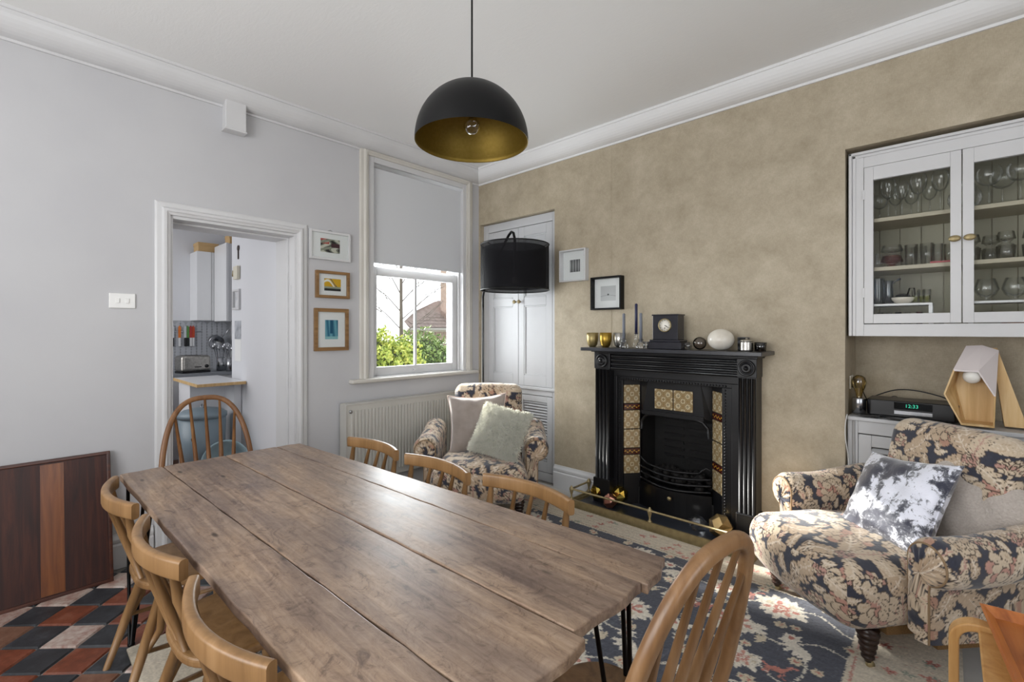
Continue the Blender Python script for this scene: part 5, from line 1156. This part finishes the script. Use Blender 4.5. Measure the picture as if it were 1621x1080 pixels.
# ------------------------------------------------------------------ rug
def make_rug():
    x0, x1, y0, y1 = .95, 3.58, -2.95, -.32; W_, H_ = x1-x0, y1-y0; R = Ras(W_, H_, .003, '#c8beac')
    cream, nav, sal, pale = '#d6cfc2', '#4b4e59', '#b5786c', '#c6baa4'
    fx0, fx1, fy0, fy1 = .25, 3.23-x0, .25, -.54-y0
    iy0, iy1, ix0, ix1 = int(fy0/.003), int(fy1/.003), int(fx0/.003), int(fx1/.003)
    R.a[iy0:iy1, ix0:ix1] = lin(nav)
    for k in range(500): R.ell(random.uniform(fx0,fx1), random.uniform(fy0,fy1), .04, .003, 1.57+random.uniform(-.1,.1), random.choice(['#555966','#434651','#5b5e69']))
    R.a[iy0-9:iy0-5, ix0-9:ix1+9] = lin(sal); R.a[iy1+6:iy1+8, ix0-9:ix1+9] = lin('#a89078'); R.a[iy0:iy1, ix1+6:ix1+9] = lin('#b58478')
    def ser(x, y, r, fill, n=14, sq=1.0):
        for k in range(n):
            a = 2*PI*k/n; rr = r*random.uniform(.7,1.1); R.ell(x+math.cos(a)*rr*.62, y+math.sin(a)*rr*.62*sq, rr*.42, rr*.16, a, fill)
        R.ell(x,y,r*.66,r*.66*sq,0,fill)
    def rosette(x, y, r):
        ser(x,y,r,cream,16,.8); 
        for k in range(7): a = 2*PI*k/7; R.ell(x+math.cos(a)*r*.5, y+math.sin(a)*r*.42, r*.14, r*.1, a, random.choice([sal,'#c08a7c',pale]))
        ser(x,y,r*.36,sal,9); ser(x,y,r*.2,cream,7); R.ell(x,y,r*.08,r*.08,0,sal)
    def leafm(x, y, r, a, c=cream):
        for k in range(5): b_ = a+(k-2)*.5; R.ell(x+math.cos(b_)*r*.5, y+math.sin(b_)*r*.5, r*.5, r*.14, b_, c)
    def small(x, y, r):
        for k in range(6): a = 2*PI*k/6; R.ell(x+math.cos(a)*r*.6, y+math.sin(a)*r*.6, r*.4, r*.3, a, pale)
        R.ell(x,y,r*.35,r*.35,0,sal)
    def deer(x, y, s_):
        R.ell(x,y,.035*s_,.016*s_,.3,sal); R.line([(x+.03*s_,y+.01*s_),(x+.045*s_,y+.045*s_),(x+.065*s_,y+.05*s_)],.012*s_,sal)
        for dx in (-.03,-.018,.018,.03): R.line([(x+dx*s_,y),(x+(dx*1.2)*s_,y-.045*s_)],.008*s_,sal)
        R.line([(x-.03*s_,y),(x-.055*s_,y+.012*s_)],.008*s_,sal)
    # vines
    for q in range(9):
        yy = fy0+.10+q*(fy1-fy0-.15)/8.5; pts = [(fx0+(fx1-fx0)*i/60, yy+.05*math.sin(i*.33+q*1.9)+.02*math.sin(i*.9+q)) for i in range(61)]; R.line(pts, .009, '#c9c3b6')
    for q in range(8):
        xx = fx0+.12+q*(fx1-fx0-.2)/7.3; pts = [(xx+.04*math.sin(i*.4+q*1.3), fy0+(fy1-fy0)*i/60) for i in range(61)]
        for s0 in range(q%3*5, 55, 17): R.line(pts[s0:s0+9], .008, '#c9c3b6')
    k = 0
    for gx in range(9):
        for gy in range(9):
            x = fx0+.13+gx*.265+(.13 if gy%2 else 0); y = fy1-.16-gy*.25
            if x > fx1-.1 or y < fy0+.1: continue
            x += random.uniform(-.02,.02); y += random.uniform(-.02,.02)
            if (gx+gy) % 3 == 0: rosette(x, y, .125)
            elif (gx+gy) % 3 == 1:
                leafm(x, y, .085, random.uniform(0,6)); leafm(x+.05, y-.04, .06, random.uniform(0,6)); ser(x-.04,y+.04,.045,cream,8); R.ell(x-.04,y+.04,.015,.012,0,sal)
            else: rosette(x,y,.085); deer(x+.12, y+.02, 1.0)
            small(x+.17, y+.12, .03); small(x+.09, y-.13, .024); small(x-.10,y+.12,.02)
            if (gx*gy)%2: leafm(x+.15,y-.05,.05,random.uniform(0,6),pale)
    # border flowers
    def bord(x, y):
        c = random.choice([sal,'#a9655a','#bb8275',sal,'#8d9486'])
        for k in range(5): a = 2*PI*k/5+random.random(); R.ell(x+math.cos(a)*.017, y+math.sin(a)*.012, .011, .006, a, c)
        if random.random()<.5: R.ell(x,y,.006,.005,0,'#8a4a40')
    def curl(x, y): R.line([(x-.04,y-.01),(x-.015,y+.012),(x+.01,y-.008),(x+.045,y+.01)], .0035, random.choice(['#b89a8c','#b3aa98','#a9a798']))
    for k in range(150):
        e_ = random.random(); tt = random.random()
        if e_ < .35: bord(tt*W_, H_-random.uniform(.03,.20))
        elif e_ < .7: bord(W_-random.uniform(.03,.32), tt*H_)
        elif e_ < .85: bord(tt*W_, random.uniform(.03,.2))
        else: bord(random.uniform(.03,.2), tt*H_)
        
        if k % 3 == 0: curl(random.uniform(0,W_), H_-random.uniform(.03,.20)); curl(W_-random.uniform(.03,.32), random.uniform(0,H_))
    return R, x0, y0, W_, H_
R_, rx0, ry0, RW, RH = make_rug()
res = .0052; nu, nv = int(RW/res), int(RH/res); U, V_ = np.meshgrid(np.linspace(0,RW,nu), np.linspace(0,RH,nv), indexing='ij'); U = U.ravel(); V_ = V_.ravel()
ju = rng.normal(0,.0022,U.shape); jv = rng.normal(0,.0022,U.shape); cols = R_.sample(np.clip(U+ju,0,RW-.003), np.clip(V_+jv,0,RH-.003))*(1+rng.normal(0,.10,U.shape))[:,None]*(1+.05*np.sin(V_*160))[:,None]
zz = .012+rng.normal(0,.0007,U.shape)+.002*np.sin(U*3.1)*np.sin(V_*2.7); me = np_mesh('rug', np.stack([U-RW/2, V_-RH/2, zz],1), grid_quads(nu,nv)); colour_mesh(me, cols)
rug = thing('patterned_rug', 'large navy and cream floral rug under table and armchairs', 'rug', (rx0+RW/2, ry0+RH/2, 0))
part('rug_pile', me, M_rug, rug); part('rug_backing', MB().box((-RW/2,-RH/2,.0015),(RW/2,RH/2,.0075)), plain('cream_rug_edge','#b0a692',.95), rug)
# ------------------------------------------------------------------ bentwood table with tray at the right edge
bt = thing('bentwood_side_table', 'honey coloured bentwood side table at the right edge', 'table', (3.80,-1.62,0))
def bent(y, x0_, x1_, H, wd, name='bent_leg_frame'):
    r = .055; path = [(x0_,y,0.0),(x0_,y,H-r)]+[(x0_+r-r*math.cos(a),y,H-r+r*math.sin(a)) for a in [PI/2*i/8 for i in range(1,9)]]+[(x1_-r,y,H)]+[(x1_-r+r*math.sin(a),y,H-r+r*math.cos(a)) for a in [PI/2*i/8 for i in range(1,9)]]+[(x1_,y,0)]
    part(name, MB().sweep(path, rect(wd,.024,.005), smooth=False, up=(1,0,.001)), M_birch, bt)
bent(.30,-.252,.25,.50,.05); bent(-.22,-.252,.25,.50,.05)
part('table_top', MB().box((-.20,-.26,.488),(.22,.27,.50)), M_birch, bt, .004)
bt2 = thing('bentwood_stool', 'smaller bentwood stool nested under the side table', 'stool', (3.80,-1.56,0))
part('stool_seat', MB().lathe([(0,.372),(.17,.372),(.175,.38),(.175,.392),(.17,.40),(0,.40)], n=36), M_birch, bt2)
for a in (.6,2.2,3.9,5.4): part('leg', MB().tube([(.13*math.cos(a),.13*math.sin(a),.372),(.15*math.cos(a),.15*math.sin(a),0)], .014, 8), M_birch, bt2)
ty = thing('teak_tray', 'orange teak serving tray on top of the bentwood table', 'tray', (3.848,-1.507,.515)); ty.rotation_euler = (0,0,math.radians(6))
part('tray_base', MB().box((-.19,-.29,0),(.19,.25,.006)), M_teak, ty)
part('tray_rim', MB().add([(-.19,-.29,.0),(-.19,.25,0),(.19,.25,0),(.19,-.29,0),(-.215,-.315,.028),(-.215,.275,.028),(.215,.275,.028),(.215,-.315,.028),(-.209,-.309,.03),(-.209,.269,.03),(.209,.269,.03),(.209,-.309,.03),(-.185,-.285,.006),(-.185,.245,.006),(.185,.245,.006),(.185,-.285,.006)], [(0,1,5,4),(1,2,6,5),(2,3,7,6),(3,0,4,7),(4,5,9,8),(5,6,10,9),(6,7,11,10),(7,4,8,11),(8,9,13,12),(9,10,14,13),(10,11,15,14),(11,8,12,15)]), M_teak, ty)
ware('wine_glass', 'clear stemmed glass standing on the teak tray', 'glass', wineglass(.14,.035,.07), M_crystal, 3.735,-1.36,.522)
ware('glass_dish', 'low white edged glass dish on the teak tray', 'dish', MB().lathe([(0,0),(.04,0),(.055,.012),(.058,.02),(.054,.02),(.04,.006),(0,.005)],n=28), M_white, 3.745,-1.50,.522)
# ------------------------------------------------------------------ kitchen beyond the doorway
M_kwall = plain('kitchen_white_paint', '#dfe0e4', .7)
w = MB().box((-1.81,-1.75,0),(-1.40,-1.60,2.9)).box((-1.40,-1.79,0),(-.35,-1.60,2.9)); struct('wall_kitchen_side', w, M_kwall)
struct('wall_kitchen_back', MB().box((-3.15,-4.1,0),(-3.0,-1.36,2.9)), M_kwall)
struct('wall_kitchen_end', MB().box((-3.15,-1.42,0),(-.35,-1.36,2.9)), M_kwall)
struct('wall_kitchen_near', MB().box((-3.15,-4.1,0),(-.35,-4.0,2.9)), M_kwall)
struct('ceiling_kitchen', MB().box((-3.15,-4.1,2.75),(-.35,-1.36,2.9)), M_kwall)
struct('floor_kitchen', MB().box((-3.15,-4.1,-.1),(-.35,-1.36,-.002)), M_qdull)
kc = thing('kitchen_base_unit', 'white kitchen base cupboards with grey worktop beyond the doorway', 'cupboard', (-2.75,-2.2,0))
part('carcass', MB().box((-.245,-1.2,.0),(.25,.77,.88)), M_white, kc, .003); part('worktop', MB().box((-.248,-1.2,.88),(.28,.77,.915)), plain('grey_worktop','#8c9096',.3), kc, .003)
pn = thing('peninsula_counter', 'white breakfast counter with pale wood edge beyond the doorway', 'counter', (-1.68,-1.975,0))
part('counter_top', MB().box((-.43,-.205,.885),(.43,.18,.912)), M_white, pn, .002)
part('wood_edging', MB().box((.43,-.205,.885),(.438,.18,.912)).box((-.43,-.211,.885),(.438,-.205,.912)), M_ply, pn, .001, label='pale wood edge')
part('side_panel', MB().box((-.40,-.17,0),(.0,-.15,.885)), M_kwall, pn); part('back_panel', MB().box((.0,-.17,0),(.02,.18,.885)), M_kwall, pn)
part('end_post', MB().box((.02,.12,0),(.30,.18,.885)), M_kwall, pn)
ap2 = thing('cooker', 'stainless steel cooker left of the breakfast counter', 'cooker', (-2.44,-2.32,0))
part('oven_body', MB().box((-.05,-.3,.02),(.3,.02,.90)), M_steel, ap2, .004); part('oven_door', MB().box((.3,-.28,.15),(.32,.0,.68)), plain('oven_glass','#1a1c22',.1), ap2, .004)
part('control_panel', MB().box((.3,-.29,.74),(.325,.01,.88)), M_steel, ap2, .004)
for k in range(3): part('control_knob', MB().lathe([(0,0),(.018,0),(.016,.02),(0,.02)], n=12, M=T(.325,-.05-k*.09,.81,ry=PI/2)), M_blackplastic, ap2)
bn = thing('dustbin', 'blue grey metal dustbin with lid in front of counter', 'bin', (-1.40,-2.11,0)); 
bn.location = (-1.42,-2.10,0)
part('bin_body', MB().lathe([(0,0),(.165,0),(.185,.62),(.18,.62),(0,.60)], n=36), M_bin, bn)
part('bin_lid', MB().lathe([(.192,.60),(.192,.635),(.15,.665),(.05,.685),(0,.687)], n=36), M_bin, bn); part('lid_handle', MB().tube([(-.04,0,.684),(-.03,0,.71),(.03,0,.71),(.04,0,.684)], .006, 8), M_steel, bn)
part('side_handle', MB().tube([(.150,-.115,.42),(.170,-.125,.44),(.175,-.10,.5),(.16,-.095,.42)], .004, 6), M_steel, bn)
tu = thing('round_tub', 'pale blue round tub leaning beside the dustbin', 'tub', (-1.08,-1.97,.215)); tu.rotation_euler = (0,math.radians(78),math.radians(-40))
part('tub_body', MB().lathe([(0,0),(.14,0),(.19,.09),(.205,.10),(.20,.108),(.185,.10),(.135,.008),(0,.008)], n=36), M_tub, tu)
# upper cabinets
ua = thing('kitchen_wall_cabinet', 'white gloss kitchen wall cabinet farther from the doorway', 'cabinet', (-2.999,-1.85,1.50)); 
part('cabinet_body', MB().box((0,0,0),(.28,.30,.79)), M_white, ua, .003); part('cabinet_door', MB().box((.28,0,0),(.30,.145,.79)), M_white, ua, .003)
part('cabinet_door', MB().box((.28,.15,0),(.30,.30,.79)), M_white, ua, .003)
ub = thing('kitchen_wall_cabinet', 'white gloss kitchen wall cabinet nearer the doorway wall', 'cabinet', (-2.73,-1.68,1.50))
part('cabinet_body', MB().box((0.03,0.14,0),(.40,.36,.86)), M_white, ub, .003); part('cabinet_door', MB().box((0.0,.11,0),(.43,.135,.86)), M_white, ub, .003)
ub.location = (-2.68,-1.79,1.49)
for (loc, lb, s_) in (((-2.92,-1.83,2.292),'tan cardboard box on top of the farther kitchen cabinet',.20),((-2.50,-1.62,2.352),'tan cardboard box on top of the nearer kitchen cabinet',.16)):
    t = thing('cardboard_box', lb, 'box', loc); part('box_body', MB().box((0,0,0),(s_,s_,.10)), M_tan, t, .002); part('box_lid', MB().box((-.004,-.004,.07),(s_+.004,s_+.004,.105)), M_tan, t, .002)
# herringbone splashback tiles
sb = struct('trim_5', MB().box((-3.0,-2.9,.915),(-2.992,-1.43,1.50)), plain('splashback_grout','#a6a8ac',.8))
ht = MB().box((-.001,-.033,-.0125),(.004,.033,.0125)).mesh('herringbone_tile'); ht.materials.append(plain('glossy_grey_tile','#b9bcc2',.15))
c_ = 0
for i in range(34):
    for j in range(7):
        for s_ in (0,1):
            y = -2.13+j*.106+s_*.053; z = .93+i*.0335+(.0)
            if z < 1.49 and y < -1.45 and c_ < 290:
                o = bpy.data.objects.new('herringbone_tile', ht); o.location = (-2.991,y,z); o.rotation_euler = (PI/4 if s_ else -PI/4,0,0); o.parent = sb; COL.objects.link(o); c_ += 1
# toaster
to = thing('toaster', 'brushed steel toaster on the kitchen worktop', 'toaster', (-2.64,-1.90,.916), math.radians(12))
part('toaster_body', MB().box((-.09,-.15,.015),(.09,.15,.19)), M_silver, to, .03, 4); part('toaster_base', MB().box((-.085,-.145,0),(.085,.145,.02)), M_blackplastic, to, .004)
part('slots', MB().box((-.05,-.10,.187),(-.02,.06,.193)).box((.02,-.10,.187),(.05,.06,.193)), M_blackplastic, to)
part('dial', MB().lathe([(0,0),(.02,0),(.018,.012),(0,.012)], n=16, M=T(.09,.10,.07,ry=PI/2)), M_blackplastic, to); part('lever', MB().box((.09,-.02,.06),(.105,.04,.07)), M_blackplastic, to, .002)
# knives on a magnetic rack
kr = thing('knife_rack', 'magnetic steel rack on the kitchen splashback', 'rack', (-2.986,-1.88,1.37)); part('magnet_bar', MB().box((0,-.20,-.008),(.008,.14,.008)), M_steel, kr, .002)
for k, (y, cm, h_, lb) in enumerate(((-2.05,'#c9ccd0','#15161a','steel knife farthest left on the rack'),(-2.02,'#c9ccd0','#15161a','steel knife second from left on rack'),(-1.955,'#d9772e','#d9dadc','orange bladed knife on the kitchen rack'),(-1.90,'#c9ccd0','#15161a','black handled steel knife right of orange knife'),(-1.875,'#5e8f4c','#15161a','green bladed knife on the kitchen rack'),(-1.845,'#b23a34','#d9dadc','red bladed knife on the kitchen rack'),(-1.82,'#c04a2c','#d9dadc','scarlet bladed knife at rack right end'))):
    t = thing('kitchen_knife', lb, 'knife', (-2.976,y,1.36)); part('blade', MB().prism([(-.014,-.06),(.012,-.06),(.014,.06),(-.004,.085),(-.014,.06)],0,.003,M=T(0,0,0,rz=PI/2)@T(rx=PI/2)), plain('blade_%d'%k,cm,.3), t); part('handle', MB().box((-.004,-.011,-.16),(.01,.011,-.06)), plain('knife_handle_%d'%k,h_,.5), t, .003)
def pot(x, y, lb, r=.05):
    t = thing('utensil_pot', lb, 'pot', (x,y,.916)); part('pot_body', MB().lathe([(0,0),(r,0),(r,.15),(r-.004,.15),(r-.004,.01),(0,.01)], n=20), M_steel, t)
    for k in range(6):
        a = k*1.05; p = (r*.5*math.cos(a), r*.5*math.sin(a), .02); q = (r*1.5*math.cos(a), r*1.5*math.sin(a), .26+.02*(k%3)); b = MB().tube([p,q], .004, 6)
        b.lathe([(0,-.03),(.02,-.01),(.022,.01),(0,.035)], q, 10, sx=.35 if k%2 else 1); part('utensil', b, M_steel, t)
pot(-2.70,-1.60,'steel utensil pot nearest the toaster',.055); pot(-2.52,-1.56,'steel utensil pot on the worktop end by the wall',.045)
pn2 = thing('hanging_saucepan', 'steel saucepan hanging on the splashback above utensil pots', 'saucepan', (-2.965,-1.60,1.26)); part('pan_body', MB().lathe([(0,0),(.075,0),(.085,.08),(.08,.08),(0,.008)], n=28, M=T(ry=PI/2+.3)), M_steel, pn2); part('pan_handle', MB().tube([(.04,.06,.03),(.04,.14,.14)], .007, 8), M_steel, pn2)
# things hung on the kitchen side wall (faces -Y)
hk = thing('bottle_opener', 'dark metal bottle opener hung high on kitchen wall', 'opener', (-1.60,-1.752,2.20)); part('opener_body', MB().lathe([(.018,0),(.028,0),(.028,.008),(.018,.008)], n=16, M=T(0,0,0,rx=PI/2)).box((-.009,-.008,-.11),(.009,0,-.02)), M_darkwood, hk, .002)
bx = thing('key_box', 'small cream box with a key on the kitchen wall', 'box', (-1.60,-1.752,1.96)); part('box_body', MB().box((-.07,-.03,-.07),(.05,0,.06)), plain('cream_enamel','#dcd6c4',.4), bx, .004); part('key', MB().tube([(-.07,-.03,.02),(-.07,-.034,-.04)], .005, 6), M_brass, bx)
f5 = thing('small_picture', 'small white framed picture on the kitchen wall', 'picture', (-1.60,-1.752,1.69)); part('picture_frame', MB().box((-.10,-.03,-.10),(-.08,0,.10)).box((.08,-.03,-.10),(.10,0,.10)).box((-.08,-.03,-.10),(.08,0,-.08)).box((-.08,-.03,.08),(.08,0,.10)), M_trim, f5, .002); part('print', MB().box((-.08,-.008,-.08),(.08,-.004,.08)), plain('pale_sketch','#b5b8bd',.7,nscale=14,col2='#e2e2e4'), f5)
f6 = thing('wall_calendar', 'white calendar with grey picture on the kitchen wall', 'calendar', (-1.60,-1.752,1.28)); part('calendar_picture', MB().box((-.09,-.008,.02),(.09,0,.20)), plain('grey_photo','#7b7f86',.5,nscale=12,col2='#c9ccd2'), f6); part('calendar_page', MB().box((-.09,-.006,-.20),(.09,0,.018)), M_ext_white, f6)

# ------------------------------------------------------------------ shared group phrases for repeats
GR = dict(metal_cup='metal cups on the mantelpiece', candlestick='glass candlesticks on the mantelpiece', faceted_tealight='faceted tealight holders on the hearth', glass_ball='glass balls on the mantelpiece',
          framed_print='framed prints beside the doorway', shadow_box_frame='deep box frames above the mantelpiece', kitchen_knife='knives on the magnetic rack', kitchen_wall_cabinet='kitchen wall cabinets',
          cardboard_box='boxes on the kitchen cabinets', utensil_pot='utensil pots on the kitchen worktop', hoop_back_chair='hoop back chairs at the table ends', armchair='floral armchairs', coaster='coasters on the low cabinet',
          glass_jug='jugs in the display cabinet', shelf_riser='shelf risers in the display cabinet', power_cable='cables in the alcove')
for o in list(bpy.data.objects):
    b = o.name.split('.')[0]
    if o.parent is None and b in GR and 'group' not in o: o['group'] = GR[b]
